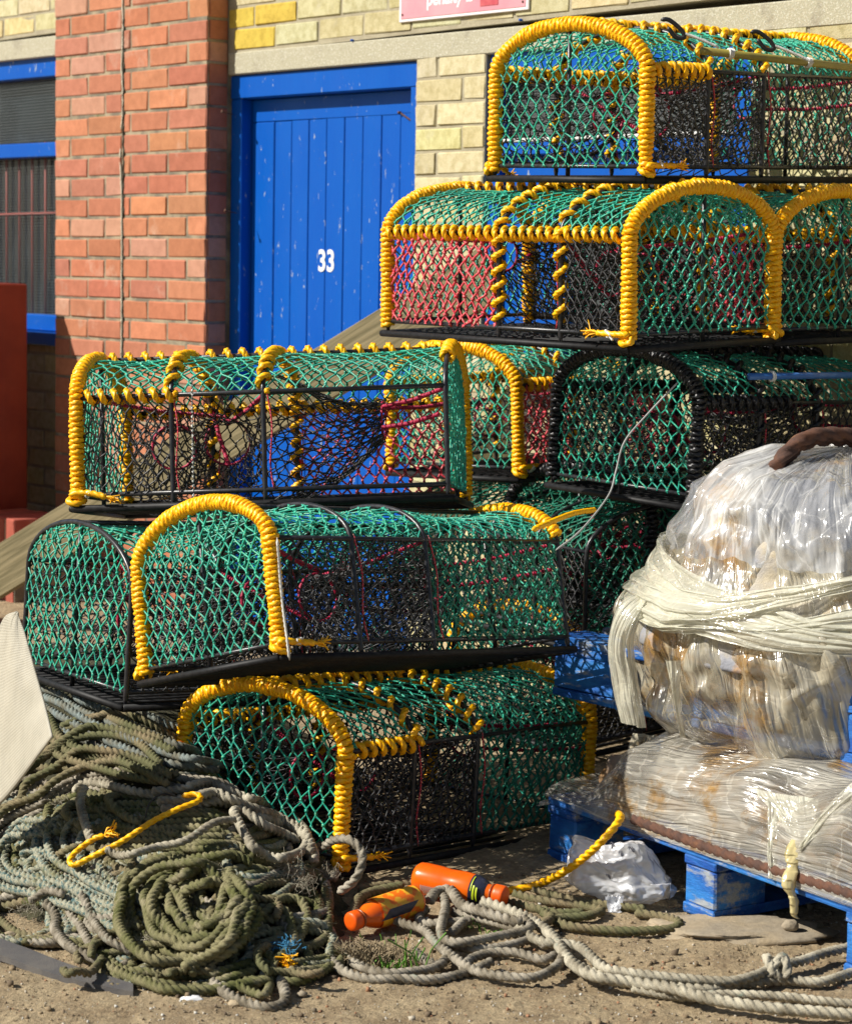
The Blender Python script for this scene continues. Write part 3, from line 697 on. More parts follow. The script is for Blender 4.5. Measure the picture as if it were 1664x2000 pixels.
MESHC = {}
def pot(loc, rot, label, wraps=('yellow', None, None, 'yellow'), mids='yellow', rails='yellow', ridge=True, sides=None, seed=1, net='green',
        endw=(1, 1), tails=True, cw=.0345, funnels=True, sag=.0, midpart=False, k=1.0):
    """sides: colours for (v=0: bay1,bay2,bay3),(v=W: ...)"""
    if k != 1.0: loc = (loc[0]*k, loc[1]*k, 1.35+(loc[2]-1.35)*k)
    t = thing('lobster_pot', label, 'lobster pot', loc, rot, 'stacked lobster pots'); t.scale = (k, k, k)
    bar = .0062
    bb = [rod((-.012, -.012, 0), (PL+.012, -.012, 0), .0085), rod((-.012, PW_+.012, 0), (PL+.012, PW_+.012, 0), .0085),
          rod((-.012, -.012, 0), (-.012, PW_+.012, 0), .0085), rod((PL+.012, -.012, 0), (PL+.012, PW_+.012, 0), .0085)]
    for kk in range(1, 15): bb.append(rod((-.01, PW_*kk/15, .004), (PL+.01, PW_*kk/15, .004), .0042, 6))
    mk('base_grid', bb, M['basebar'], t)
    for i, f in enumerate(HO):
        hp = [tube(resample(hoop_path(f*PL, 26, -.002), .02), bar, 8)]
        if i in (0, 3): hp += [rod((f*PL, PW_/2, 0), (f*PL, PW_/2, PH), .0058), rod((f*PL, 0, .032), (f*PL, PW_, .032), .0052)]
        mk('hoop', hp, M['steel'], t)
    for v, z in ((0, PS), (PW_, PS), (PW_/2, PH), (0, .032), (PW_, .032)):
        mk('rail', [rod((0, v, z), (PL, v, z), .0058)], M['steel'], t)
    # rope bindings
    for i, wc in enumerate(wraps):
        if wc is None: continue
        key = 'yellow' if wc.startswith('y') else 'blackrope'
        if i in (0, 3):
            hpth = hoop_path(HO[i]*PL, 26, .02)
            if wc == 'ytop': hpth = hpth[3:17]
            if wc.endswith('part'): hpth = hpth[8:]       # only the arch and far post
            mk('rope_binding', [coil(hpth, (1, 0, 0), .0125, .0074, .0128, ph0=seed)], M[key], t)
    mcol = M['yellow'] if mids == 'yellow' else M['blackrope']
    if mids:
        for i in (1, 2):
            mk('spiral_lashing', [coil(hoop_path(HO[i]*PL, 26, .05)[(2 if midpart else 0):], (1, 0, 0), .0125, .0075, .046 if i == 1 else .038, ppt=24, ph0=seed*2)], mcol, t)
    if ridge: mk('ridge_lashing', [coil(np.array([(.02, PW_/2, PH), (PL-.02, PW_/2, PH)]), (0, 1, 0), .0128, .0075, .04, ppt=24, wob=.2)], mcol if mids else M['yellow'], t)
    if rails:
        for v, spans in ((0, rails if isinstance(rails, tuple) else ((0.02, .98),)), (PW_, ((0.02, .98),))):
            for (f0, f1) in spans:
                mk('rail_lashing', [coil(np.array([(PL*f0, v, PS), (PL*f1, v, PS)]), (0, 1, 0), .0132, .0076, .031, ppt=22, wob=.18, ph0=seed)], mcol if mids else M['yellow'], t)
    # netting
    sl = .0012
    for e in (0, 1):
        if not endw[e]: continue
        nd, a, b = net2d(0, PW_, .01, PH, cw, .053, in_end, seed=seed*10+e, shear=.06*math.sin(seed*3+e))
        u = -.0015 if e == 0 else PL+.0015
        bul = (-1 if e == 0 else 1)*.010
        mk('end_netting', net3d(nd, a, b, lambda x, y: np.stack([u+bul*np.sin(np.clip(x/PW_, 0, 1)*math.pi)*np.sin(np.clip(y/PH, 0, 1)*math.pi), x, y], -1), .0023, .0046, sl, seed), M[net], t)
    def ins_top(x, y): return (np.asarray(x) > .004) & (np.asarray(x) < PL-.004) & (np.asarray(y) > 0.0) & (np.asarray(y) < ARCL[-1])
    nd, a, b = net2d(0, PL, -.02, ARCL[-1]+.03, .034, .058, ins_top, seed=seed*10+3, warp=.008)
    def maptop(x, y):
        s = np.clip(y, 0, ARCL[-1]); q = np.stack([x, np.interp(s, ARCL, ARC[:, 0]), np.interp(s, ARCL, ARC[:, 1])], -1)
        # net sags a little between the hoops
        hpos = np.array(HO)*PL; bay = np.abs(np.sin(np.interp(x, hpos, [0, math.pi, 2*math.pi, 3*math.pi])))
        q[..., 2] -= (.010+sag)*bay*np.sin(s/ARCL[-1]*math.pi); return q
    mk('top_netting', net3d(nd, a, b, maptop, .0023, .0046, sl, seed), M[net], t)
    sides = sides or (('black', 'black', 'black'), ('black', 'black', 'black'))
    for sd in (0, 1):
        for bay in range(3):
            c = sides[sd][bay]
            if c is None: continue
            x0, x1 = HO[bay]*PL+.006, HO[bay+1]*PL-.006
            f = lambda x, y: (np.asarray(x) > x0) & (np.asarray(x) < x1) & (np.asarray(y) > .03) & (np.asarray(y) < PS-.002)
            cwn = .027 if c == 'black' else .030
            nd, a, b = net2d(x0, x1, .0, PS, cwn, .047, f, seed=seed*10+5+sd*3+bay, warp=.006, shear=.1*math.sin(seed+bay*2))
            v = 0 if sd == 0 else PW_; dv = (-.006 if sd == 0 else .006)
            mf = lambda x, y: np.stack([x, v+dv*np.sin((x-x0)/(x1-x0)*math.pi), y], -1)
            mk('side_netting', net3d(nd, a, b, mf, .0021 if c == 'black' else .0029, .0040 if c == 'black' else .0060, .0015, seed), M[c], t)
    if funnels:
        # funnel nets running from the sides to a ring, and the slanted parlour net
        def fun(c0, ax, bx, c1, r1, nn, mrow, nm):
            # from rectangle centred c0 (half axes ax,bx) to ring centre c1 radius r1
            ang = np.linspace(0, 2*math.pi, nn, endpoint=False); rows = []
            rs = np.random.default_rng(seed+nn)
            c0 = np.array(c0); c1 = np.array(c1); ax = np.array(ax); bx = np.array(bx)
            la, lb = np.linalg.norm(ax), np.linalg.norm(bx)
            for j in range(mrow+1):
                w_ = j/mrow; aa = ang+(.5*(j % 2))*2*math.pi/nn
                ca, sa = np.cos(aa), np.sin(aa); k = 1/np.maximum(np.abs(ca), np.abs(sa))
                sq = c0+ca[:, None]*k[:, None]*ax+sa[:, None]*k[:, None]*bx
                rg = c1+ca[:, None]*ax/la*r1+sa[:, None]*bx/lb*r1
                ww = w_**.8
                q = sq*(1-ww)+rg*ww+rs.normal(0, .003, sq.shape)*(j > 0); q[:, 2] -= .025*math.sin(w_*math.pi)
                rows.append(q)
            S = []
            for j in range(mrow):
                for i in range(nn):
                    for di in ((0, 1) if j % 2 else (-1, 0)):
                        a_, b_ = rows[j][i], rows[j+1][(i+di) % nn]; mid = (a_+b_)/2+rs.normal(0, .002, 3); S.append([a_, mid, b_])
            mk('funnel_netting', [strands(np.array(S), .0017), blobs(np.vstack(rows[1:]), .0034)], M['black'], t)
            rg = np.array([c1+math.cos(q)*ax/la*r1+math.sin(q)*bx/lb*r1 for q in np.linspace(0, 2*math.pi, 20)])
            mk('funnel_ring', [tube(rg, .0035, 6)], M['pink'], t)
        fun((PL*.385, 0, PS*.55), (PL*.12, 0, 0), (0, 0, PS*.42), (PL*.36, PW_*.48, PS*.62), .055, 26, 8, 'a')
        fun((PL*.13, PW_, PS*.55), (PL*.12, 0, 0), (0, 0, PS*.42), (PL*.2, PW_*.55, PS*.6), .055, 26, 8, 'b')
        fun((PL*.52, PW_/2, PS*.62), (0, PW_*.46, 0), (0, 0, PS*.58), (PL*.80, PW_*.5, PS*.78), .045, 34, 10, 'c')
        for a_, b_ in (((PL*.36, PW_*.45, PS*.85), (PL*.02, PW_*.1, PS)), ((PL*.36, PW_*.5, PS*.4), (PL*.26, PW_, PS)), ((PL*.8, PW_*.45, PS*.9), (PL*.99, PW_*.05, PS*.98)),
                       ((PL*.8, PW_*.55, PS*.9), (PL*.99, PW_*.95, PS)), ((PL*.8, PW_*.4, PS*.7), (PL*.98, PW_*.02, PS*.75)), ((PL*.36, PW_*.5, PS*.8), (PL*.52, 0, PS))):
            a_ = np.array(a_); b_ = np.array(b_); mid = (a_+b_)/2+np.array([0, 0, -.006])
            mk('support_cord', [coil(np.array([a_, mid, b_]), (0, 1, .3), .003, .0028, .0062, ppt=8, sides=5, wob=.05)], M['pink'], t)
        for u_ in (.265, .27, .52, .515):
            v_ = 0 if u_ in (.265, .52) else PW_
            q = np.array([(PL*u_, v_-.004, PS+.01), (PL*u_+.012, v_-.008, PS*.7), (PL*u_+.006, v_-.006, PS*.35), (PL*u_+.014, v_-.008, .03)])
            mk('tie_cord', [rope(catmull(q, .008), .0025, lobes=2, depth=.3, sides=6, twist=.02)], M['red'], t)
    if tails and wraps[0] and wraps[0].startswith('y'):
        for v in (0., PW_):
            sg_ = -1 if v == 0 else 1
            rs = np.random.default_rng(int(seed*7+v*100))
            q = np.array([(-.012, v+.01, .03), (-.02, v+.012*sg_, .018), (.0, v+.02*sg_, .012), (.016, v+.008*sg_, .02), (-.01, v-.018*sg_*-1, .034), (.03, v+.024*sg_, .028+.01*rs.random()), (.075, v+.03*sg_, .016+.02*rs.random())])
            pp = catmull(q, .004); prt = [rope(pp, .0078, sides=10, twist=.05)]
            e = pp[-1]; dd = pp[-1]-pp[-6]; dd /= np.linalg.norm(dd)
            fr_ = [[e-dd*.006, e+dd*.012+rs.normal(0, .004, 3), e+dd*.026+rs.normal(0, .009, 3)] for _ in range(16)]
            mk('rope_end', prt+[strands(np.array(fr_), .0016)], M['yellow'], t)
            q = [pp[len(pp)*3//4]+rs.normal(0, .006, (1, 3))[0] for _ in range(5)]
            mk('twine_knot', [tube(catmull(np.array(q), .003), .0028, 5), blobs([pp[len(pp)*3//4]], .008)], M['white'], t)
    return t

def rr(*a): return tuple(math.radians(q) for q in a)
def eul(y, p, r): return (math.radians(r), math.radians(p), math.radians(y))   # XYZ euler == Rz@Ry@Rx
def loc(x, y, z): return (x*SC, y*SC, 1.35+(z-1.5)*SC)
R3 = 'red'; B3 = 'black'
pot(loc(.558, 5.966, 1.702), eul(44, -2.1, 1.1), 'topmost lobster pot of the stack, yellow bound ends and an olive rod along its top', rails=((0.02, .27),), sides=((B3, B3, B3), (B3, B3, B3)), seed=1, midpart=True)
pot(loc(.926, 6.114, 1.285), eul(130.7, -.2, -1.8), 'wide yellow bound lobster pot in the second layer with a red netting side panel', rails='yellow', sides=((B3, B3, B3), (B3, None, R3)), seed=2, net='green')
pot(loc(1.348, 6.478, 1.287), eul(130.7, -.2, -1.0), 'yellow bound lobster pot at the right edge in the second layer', seed=3, sides=((B3, B3, R3), (R3, B3, B3)))
pot(loc(.282, 6.834, .819), eul(45.4, -1.4, -2.4), 'yellow bound lobster pot half hidden behind the black bound pot', seed=4, sides=((R3, B3, B3), (B3, B3, B3)), rails=((0.02, .3),))
pot(loc(.72, 6.062, .827), eul(40.3, 1.5, 1.4), 'lobster pot bound in black rope with a blue rod along its shoulder', wraps=('black', None, None, 'black'), mids='black', rails=((0.02, .4),), seed=5, sides=((B3, B3, B3), (B3, R3, B3)))
pot(loc(-.899, 5.788, .826), eul(-5.3, -3.4, -8.2), 'long open sided lobster pot in front of the door, side on to us', wraps=('yellow', None, None, 'ypart'), rails=((0.02, .27),), seed=6, midpart=True,
    sides=((B3, None, None), (B3, B3, R3)))
pot(loc(-.336, 5.219, .548), eul(41.5, 4.7, -15), 'tilted lobster pot with a yellow arch, resting on the bottom pot', mids=None, ridge=False, rails=None, wraps=('yellow', None, None, 'ytop'), seed=7, sides=((B3, B3, 'shade_green'), (B3, B3, B3)), sag=.02, k=.95)
pot(loc(-.703, 5.244, .419), eul(35.9, 3.7, -.4), 'lobster pot without rope binding, green netted end facing us at the left', mids=None, ridge=False, rails=None, wraps=(None, None, None, None), seed=8, tails=False, k=1.05)
pot((.835, 6.05, .33), eul(122.7, 0, 0), 'plain green netted lobster pot at the back, under the black bound pot', mids=None, ridge=False, rails=None, wraps=(None, None, None, None), seed=9, tails=False, net='shade_green', sides=((B3, B3, B3), (B3, B3, B3)))
pot(loc(-.188, 5.192, .041), eul(49, 4, -1), 'bottom lobster pot with yellow arch standing on the ground by the rope pile', seed=10, midpart=True, rails=((0.02, .27),), sides=((B3, B3, 'shade_green'), (B3, B3, B3)))
pot(loc(.50, 6.62, .02), eul(47, 0, 0), 'lobster pot on the ground in the shade beside the lower pallet', seed=11, net='shade_green', rails=None, mids=None, tails=False)

ln = catmull(np.array([P(541, 1050, 4.42), P(550, 1160, 4.42), P(560, 1240, 4.42), P(566, 1290, 4.42)]), .01)
tag(mk('strap_string', [rope(ln, .0035, lobes=3, depth=.3, sides=6, twist=.03)], M['white']), 'white string tied down the yellow post of the tilted pot', 'string')
pot(loc(.66, 6.55, .46), eul(46, 0, 0), 'dark lobster pot deep in the shade behind the upper pallet', wraps=('black', None, None, 'black'), seed=12, net='shade_green', rails=None, mids=None, ridge=False, tails=False)
# rods, bungees and loose ends on the pots
def pt(px, py, Y): return P(px, py, Y)
lw_ = pt(1371, 98, 5.46); rw_ = pt(1700, 135, 5.72)
rt = thing('bamboo_rod', 'olive green rod lashed along the top of the topmost pot', 'rod')
mk('rod', [rod(lw_, rw_, .0095, 10)], M['rod_olive'], rt)
for f_ in (.16, .62): 
    c_ = lw_+(rw_-lw_)*f_; d_ = (rw_-lw_)/np.linalg.norm(rw_-lw_)
    mk('lashing', [coil(np.array([c_-d_*.008, c_, c_+d_*.008]), (0, 0, 1), .0115, .0025, .005, ppt=10, sides=5)], M['white'], rt)
bl = pt(1463, 735, 5.38); br_ = pt(1700, 732, 5.6)
rt = thing('blue_rod', 'light blue rod lashed along the shoulder of the black bound pot', 'rod')
mk('rod', [rod(bl, br_, .0085, 10)], M['rod_blue'], rt)
mk('lashing', [coil(np.array([bl+(br_-bl)*.17, bl+(br_-bl)*.185, bl+(br_-bl)*.2]), (0, 0, 1), .0115, .0028, .006, ppt=10, sides=5)], M['white'], rt)
for k, (a_, b_, c_) in enumerate((((1290, 38), (1330, 62), (1405, 92)), ((1465, 62), (1505, 85), (1590, 122)))):
    q0, q1, q2 = pt(*a_, 5.45+.15*k), pt(*b_, 5.45+.15*k), pt(*c_, 5.44+.15*k)
    hk = thing('bungee_hook', ('left' if k == 0 else 'right')+' black rubber hook with white elastic over the topmost pot', 'hook')
    lp = np.array([q0, q0+(q1-q0)*.4+np.array([0, 0, .012]), q1+np.array([0, 0, .006]), q1+np.array([.008, 0, -.012]), q1+np.array([-.012, 0, -.012]), q0+(q1-q0)*.35+np.array([0, 0, -.006])])
    mk('hook', [tube(catmull(lp, .005), .0055, 8)], M['hook'], hk)
    mk('elastic', [rope(catmull(np.array([q1, (q1+q2)/2+np.array([0, 0, .002]), q2]), .006), .0042, lobes=4, depth=.2, sides=8, twist=.02)], M['white'], hk)
M['wire'] = mat('grey_cord', (.34, .34, .33), .6)
ln = catmull(np.array([pt(1325, 745, 5.2), pt(1265, 808, 5.2), pt(1220, 862, 5.18), pt(1203, 920, 5.17), pt(1188, 968, 5.1), pt(1135, 1035, 4.95), pt(1085, 1075, 4.9)]), .01)
tag(mk('grey_string', [tube(ln, .0022, 6)], M['wire']), 'thin grey cord hanging across the black bound pot', 'cord')
ln = catmull(np.array([pt(375, 735, 5.12), pt(376, 850, 5.115), pt(378, 985, 5.11)]), .01)
tag(mk('elastic_string', [rope(ln, .0032, lobes=3, depth=.25, sides=8, twist=.02)], M['white']), 'white elastic cord hanging straight down in the open sided pot', 'cord')
ln = catmull(np.array([pt(1040, 1035, 4.9), pt(1070, 1022, 4.95), pt(1120, 1003, 5.1), pt(1163, 996, 5.2)]), .006)
tag(mk('loose_rope', [rope(ln, .0068, sides=10, twist=.05)], M['yellow']), 'short yellow rope tail lying over the green netting mid stack', 'rope')

# ------------------------------------------------------------------ rope heap
J0 = np.array(loc(-.188, 5.192, .041)); JY = math.radians(49)
def heap(x, y):
    yf = 3.97+max(0, -.35-x)*1.0
    a = (y-yf)*.40; b = (-.13-x)*.62; c = .335
    k = .05
    h = -k*math.log(math.exp(-a/k)+math.exp(-b/k)+math.exp(-c/k))
    dx, dy = x-J0[0], y-J0[1]; u = dx*math.cos(JY)+dy*math.sin(JY); v = -dx*math.sin(JY)+dy*math.cos(JY)
    if u > -.02 and v < PW_+.02: h = min(h, h-(u+.02)*4) 
    return max(h, -.02)
def H(px, py, lift=.012, hf=heap):
    d = ray(px, py); t0, t1 = 3.2/d[1], 6.4/d[1]; prev = t0
    for k in range(260):
        t = t0+(t1-t0)*k/259; q = CAM+d*t
        if q[2] < max(hf(q[0], q[1]), 0)+lift:
            lo, hi = prev, t
            for _ in range(12):
                md = (lo+hi)/2; q = CAM+d*md
                if q[2] < max(hf(q[0], q[1]), 0)+lift: hi = md
                else: lo = md
            return CAM+d*hi
        prev = t
    return CAM+d*t1
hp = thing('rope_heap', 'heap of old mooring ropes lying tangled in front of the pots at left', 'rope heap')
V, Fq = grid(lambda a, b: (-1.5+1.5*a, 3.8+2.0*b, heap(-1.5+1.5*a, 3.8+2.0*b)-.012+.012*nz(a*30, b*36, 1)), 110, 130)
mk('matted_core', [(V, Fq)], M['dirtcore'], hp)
def heaprope(pts, r, m_, lift=.012, par=None, wob=.004, hf=heap, step=.0042, sides=12):
    r = r*.86
    q = np.array([H(a, b, lift*rng.uniform(.8, 1.3), hf) for a, b in pts])
    q = q+rng.normal(0, wob, q.shape)*np.array([1, 1, .4])
    return rope(catmull(q, step), r*rng.uniform(.88, 1.10), sides=sides, twist=r*4.6, depth=.40)
# hidden under-layers: random arcs filling the heap
for m_, nn in (('olive', 34), ('tan', 22), ('teal', 22), ('gravelrope', 14)):
    ps = []
    for k in range(nn):
        cx, cy = rng.uniform(-20, 560), rng.uniform(1560, 1900); rx, ry = rng.uniform(60, 190), rng.uniform(25, 85); a0 = rng.uniform(0, 6.28); sp = rng.uniform(2.2, 5.5); tl = rng.uniform(-.5, .5)
        pts = []
        for q in np.linspace(a0, a0+sp, 11):
            x_, y_ = rx*math.cos(q), ry*math.sin(q); X_, Y_ = cx+x_*math.cos(tl)-y_*math.sin(tl), cy+x_*math.sin(tl)+y_*math.cos(tl)
            pts.append((min(X_, 640), min(max(Y_, 1500), 1925 if X_ > 200 else 1840)))
        mk('under_rope', [heaprope(pts, .0115, m_, lift=.006)], M[m_], hp)
def mkrope(name, parts, mt, lab=None):
    c = np.mean(parts[0][0], axis=0); t = thing(name, '', '', tuple(c))
    for p_ in parts: mk('rope', [(p_[0]-c, p_[1])], mt, t)
    return t
def shift(pts, dx, dy): return [(a+dx, b+dy) for a, b in pts]
def bundle(pts, offs, r, lift=.014, wob=.0045): return [heaprope(shift(pts, dx*1.35+rng.normal(0, 2), dy*1.35+rng.normal(0, 2)), r*.94, None, lift*rng.uniform(.6, 1.5)+.001*k, wob=wob) for k, (dx, dy) in enumerate(offs)]

# ropes at the back, under the unbound pot
back = []
BL = [(60, 1372), (100, 1390), (144, 1411), (216, 1449), (288, 1483), (351, 1497), (420, 1505)]
for dx, dy in ((0, 0), (30, -8), (-26, 12), (60, -26), (4, -30), (100, -44)): back.append(heaprope(shift(BL, dx, dy), .0115, None, rng.uniform(.012, .05), wob=.009))
tag(mkrope('rope_bundle', back, M['bluerope']), 'bundle of pale blue grey ropes running under the unbound pot', 'rope')
TB = [(-30, 1592), (20, 1560), (55, 1531), (96, 1502), (150, 1474), (200, 1465), (260, 1478), (330, 1510)]
ps = [heaprope(shift(TB, dx, dy), .0115, None, rng.uniform(.015, .05), wob=.009) for dx, dy in ((0, 0), (-8, -26), (10, -44), (6, 22), (-4, -62), (30, -70))]
TB2 = [(70, 1378), (96, 1401), (125, 1439), (160, 1465), (215, 1478), (280, 1500), (350, 1512)]
ps += [heaprope(shift(TB2, dx, dy), .0115, None, .04, wob=.003) for dx, dy in ((0, 0), (-18, 6), (-36, 16))]
tag(mkrope('rope_bundle', ps, M['tan']), 'bundle of brown tan ropes lying between the white sheet and the bottom pot', 'rope')

# left half: teal flecked loops
E1 = [(150, 1590), (83, 1600), (39, 1606), (12, 1627), (0, 1656), (5, 1687), (31, 1703), (78, 1715), (117, 1729), (156, 1747), (208, 1764), (250, 1790)]
F1 = [(120, 1600), (85, 1615), (72, 1643), (78, 1674), (94, 1697), (120, 1718), (158, 1736), (198, 1754), (235, 1770)]
ps = bundle(E1, [(0, 0), (2, 13), (-12, 24)], .0125, .016)+bundle(F1, [(0, 0), (20, -6), (42, -2), (62, 8), (84, 14)], .0125, .018)
Q1 = [(25, 1660), (48, 1648), (75, 1652), (80, 1672), (50, 1690), (20, 1690)]
ps += bundle(Q1, [(0, 0), (4, 10)], .012, .012)
tag(mkrope('rope_loops', ps, M['teal']), 'teal and cream flecked rope looped at the left of the heap', 'rope')
# outer grey green loop
O1 = [(-30, 1650), (0, 1612), (39, 1588), (78, 1565), (109, 1544), (146, 1520), (208, 1506), (273, 1506), (338, 1522), (416, 1534), (470, 1552)]
ps = bundle(O1, [(0, 0), (6, 10), (-4, -9)], .0105, .022)
tag(mkrope('rope_loops', ps, M['gravelrope']), 'thin grey ropes curving over the top edge of the heap', 'rope')
# olive horizontals
ps = []
for k in range(9):
    y0 = 1556+k*12; x0 = 175+8*math.sin(k*2.1)
    pts = [(x0, y0+6), (x0+40, y0+4), (x0+90, y0+3*math.sin(k)), (x0+150, y0+4), (x0+210, y0+4*math.cos(k)+4), (x0+262, y0+8)]
    ps.append(heaprope(pts, .0115, None, .016+.002*(k % 3), wob=.003))
H1 = [(150, 1560), (104, 1567), (86, 1586), (96, 1606), (130, 1619), (182, 1617), (240, 1622), (300, 1630)]
ps += bundle(H1, [(0, 0), (24, 6), (40, 2)], .0115, .02)
ps += bundle([(190, 1560), (180, 1572), (190, 1590), (215, 1606), (240, 1616)], [(0, 0), (28, -8)], .0115, .026)
ps += bundle([(300, 1655), (360, 1660), (420, 1652), (470, 1650), (500, 1668)], [(0, 0), (-4, 14)], .0115, .022)
tag(mkrope('rope_loops', ps, M['olive']), 'flat olive ropes lying side by side under the yellow hooked cord', 'rope')
# central coil
ps = []
for k in range(12):
    xl = 226+11.5*k+rng.normal(0, 3); xr = 498-rng.uniform(0, 62)-1.2*k; yt = 1664+5*k+rng.uniform(-6, 16); yb = 1892-8.5*k+rng.normal(0, 5)
    cx, cy, rx, ry = (xl+xr)/2, (yt+yb)/2, (xr-xl)/2, (yb-yt)/2; tl = rng.normal(.06, .08)
    a0 = math.radians(-75+rng.uniform(-15, 40)); sp = math.radians(rng.choice([360, 330, 300, 270]))
    pts = []
    for q in np.linspace(a0, a0+sp, 16):
        x_, y_ = rx*math.cos(q)*(1+.05*math.sin(2*q+k)), ry*math.sin(q)*(1+.03*math.sin(3*q+k))
        pts.append((cx+x_*math.cos(tl)-y_*math.sin(tl), cy+x_*math.sin(tl)+y_*math.cos(tl)))
    lf_ = [.016+.055*(.5+.5*math.sin(k*2.3+n_*.55)) for n_ in range(16)]; lf_[0] = lf_[-1] = .002
    q = np.array([H(a_, b_, l_) for (a_, b_), l_ in zip(pts, lf_)]); q += rng.normal(0, .0032, q.shape)
    ps.append(rope(catmull(q, .0042), .0100*rng.uniform(.9, 1.08), sides=12, twist=.046, depth=.38))
for lb_ in ([(438, 1720), (456, 1752), (462, 1800), (440, 1836), (400, 1862), (340, 1874)], [(470, 1740), (492, 1768), (501, 1790), (488, 1826), (452, 1855), (410, 1878), (350, 1893)],
            [(455, 1700), (440, 1745), (430, 1790)], [(405, 1694), (432, 1722), (452, 1760), (455, 1800)], [(330, 1725), (345, 1760), (362, 1800), (395, 1830)], [(372, 1720), (352, 1765), (372, 1810), (410, 1835)]):
    ps.append(heaprope(lb_, .0122, None, .045))
coil_o = tag(mkrope('rope_coil', ps, M['olive']), 'round coil of mossy olive rope in the middle of the heap', 'rope coil')
ps = bundle([(150, 1850), (203, 1872), (240, 1893), (290, 1904), (364, 1906), (430, 1896), (490, 1880)], [(0, 0), (12, 13), (30, 22)], .0122, .014)
ps += bundle([(190, 1868), (230, 1862), (290, 1850), (330, 1856)], [(0, 0)], .0105, .03)
ps += bundle([(501, 1778), (536, 1765), (567, 1752), (590, 1762), (600, 1790), (596, 1830), (570, 1860)], [(0, 0), (-22, 18)], .012, .02)
ps += bundle([(456, 1924), (481, 1942), (514, 1947), (536, 1918), (543, 1891), (530, 1866), (500, 1850)], [(0, 0)], .012, .012)
ps += bundle([(560, 1880), (600, 1878), (640, 1862), (665, 1850)], [(0, 0), (4, 16), (-10, 28)], .0115, .012)
tag(mkrope('rope_loops', ps, M['olive']), 'green mossy ropes sagging round the front foot of the heap', 'rope')
ps = bundle([(96, 1762), (104, 1790), (114, 1815), (146, 1856), (203, 1880)], [(0, 0), (24, -6), (46, -10)], .0122, .02)
ps += bundle([(160, 1765), (182, 1788), (229, 1791)], [(0, 0), (5, 22)], .0115, .018)
ps += bundle([(60, 1760), (78, 1750), (100, 1742), (125, 1745)], [(0, 0)], .0115, .03)
ps += bundle([(423, 1916), (443, 1944), (481, 1959), (521, 1967), (552, 1957), (556, 1934), (544, 1916)], [(0, 0)], .0125, .012)
tag(mkrope('rope_loops', ps, M['gravelrope']), 'stiff grey green rope bights at the lower left of the heap', 'rope')
ps = []
for k in range(16):
    cx, cy = rng.uniform(20, 600), rng.uniform(1690, 1890)
    if abs(cx-350) < 130 and abs(cy-1775) < 90: continue
    a0 = rng.uniform(0, 6.28); rx, ry = rng.uniform(35, 95), rng.uniform(25, 60); sp = rng.uniform(1.6, 3.6)
    ps.append(heaprope([(min(cx+rx*math.cos(q_), 630), min(cy+ry*math.sin(q_), 1830 if cx < 120 else 1900)) for q_ in np.linspace(a0, a0+sp, 8)], .0098, None, .03))
tag(mkrope('rope_loops', ps, M['tan']), 'thinner brown rope ends straggling over the lower half of the heap', 'rope')
# thick pale doubled rope
ps = bundle([(145, 1546), (166, 1530), (208, 1530), (260, 1545), (325, 1558), (395, 1565), (440, 1568), (466, 1578)], [(0, 0)], .0125, .036)
A1 = [(300, 1548), (350, 1545), (380, 1537), (413, 1531), (446, 1543), (476, 1558), (506, 1566), (541, 1580), (577, 1602), (600, 1626), (602, 1649), (587, 1667), (557, 1679), (526, 1674), (501, 1659), (483, 1636), (468, 1608), (460, 1588), (475, 1584), (495, 1596), (521, 1616), (557, 1631), (590, 1646)]
ps += bundle(A1, [(0, 0)], .0135, .05, wob=.001)+bundle(A1[:11], [(4, 14), (10, 26)], .013, .04, wob=.001)
ps += bundle([(456, 1601), (420, 1608), (364, 1636), (312, 1654), (260, 1666), (221, 1669), (203, 1651)], [(0, 0)], .0115, .05)
ps += bundle([(161, 1540), (151, 1565), (159, 1596), (169, 1622), (179, 1648)], [(0, 0)], .0115, .05)
tag(mkrope('pale_rope', ps, M['whiterope']), 'thick pale cream rope looping over the top of the heap', 'rope')
ps = [rope(catmull(np.array([H(*q, .03) for q in ((600, 1650), (637, 1664), (655, 1690), (650, 1715))]), .006), .0115, sides=12, twist=.075),
      rope(catmull(np.array([pt(632, 1655, 4.5), pt(653, 1641, 4.46), pt(683, 1641, 4.42), pt(706, 1664, 4.4), pt(706, 1692, 4.38), pt(690, 1722, 4.38), pt(660, 1745, 4.4)]), .006), .0095, sides=12, twist=.06)]
tag(mkrope('rope_loops', ps, M['gravelrope']), 'single grey rope bight standing in front of the bottom pot corner', 'rope')
# frayed tufts
ps = []
for (px, py, n_, sp) in ((225, 1480, 90, .03), (560, 1690, 120, .035), (590, 1720, 90, .03), (430, 1700, 40, .02), (60, 1770, 60, .03), (205, 1715, 60, .025), (110, 1560, 50, .025), (640, 1700, 60, .03), (290, 1830, 40, .02)):
    c_ = H(px, py, .03); ps = []
    for _ in range(n_):
        a_ = c_+rng.normal(0, sp*.5, 3)*[1, 1, .3]-[0, 0, .008]; b_ = a_+rng.normal(0, sp*.3, 3)+[0, 0, sp*.12]; d_ = b_+rng.normal(0, sp*.25, 3); ps.append([a_, (a_+b_)/2+rng.normal(0, sp*.1, 3), b_, (b_+d_)/2, d_])
    mk('frayed_fibres', [strands(np.array(ps), .0005)], M['whiterope'], hp)
ps = []
c_ = H(560, 1850, .03)
for _ in range(50):
    a_ = c_+rng.normal(0, .012, 3)*[1, 1, .5]; b_ = a_+rng.normal(0, .012, 3); ps.append([a_, (a_+b_)/2+rng.normal(0, .004, 3), b_])
tag(mk('twine_tuft', [strands(np.array(ps), .0009)], M['bluenet']), 'small tuft of frayed light blue twine on the heap', 'twine')
ps = []
c_ = H(562, 1885, .02)
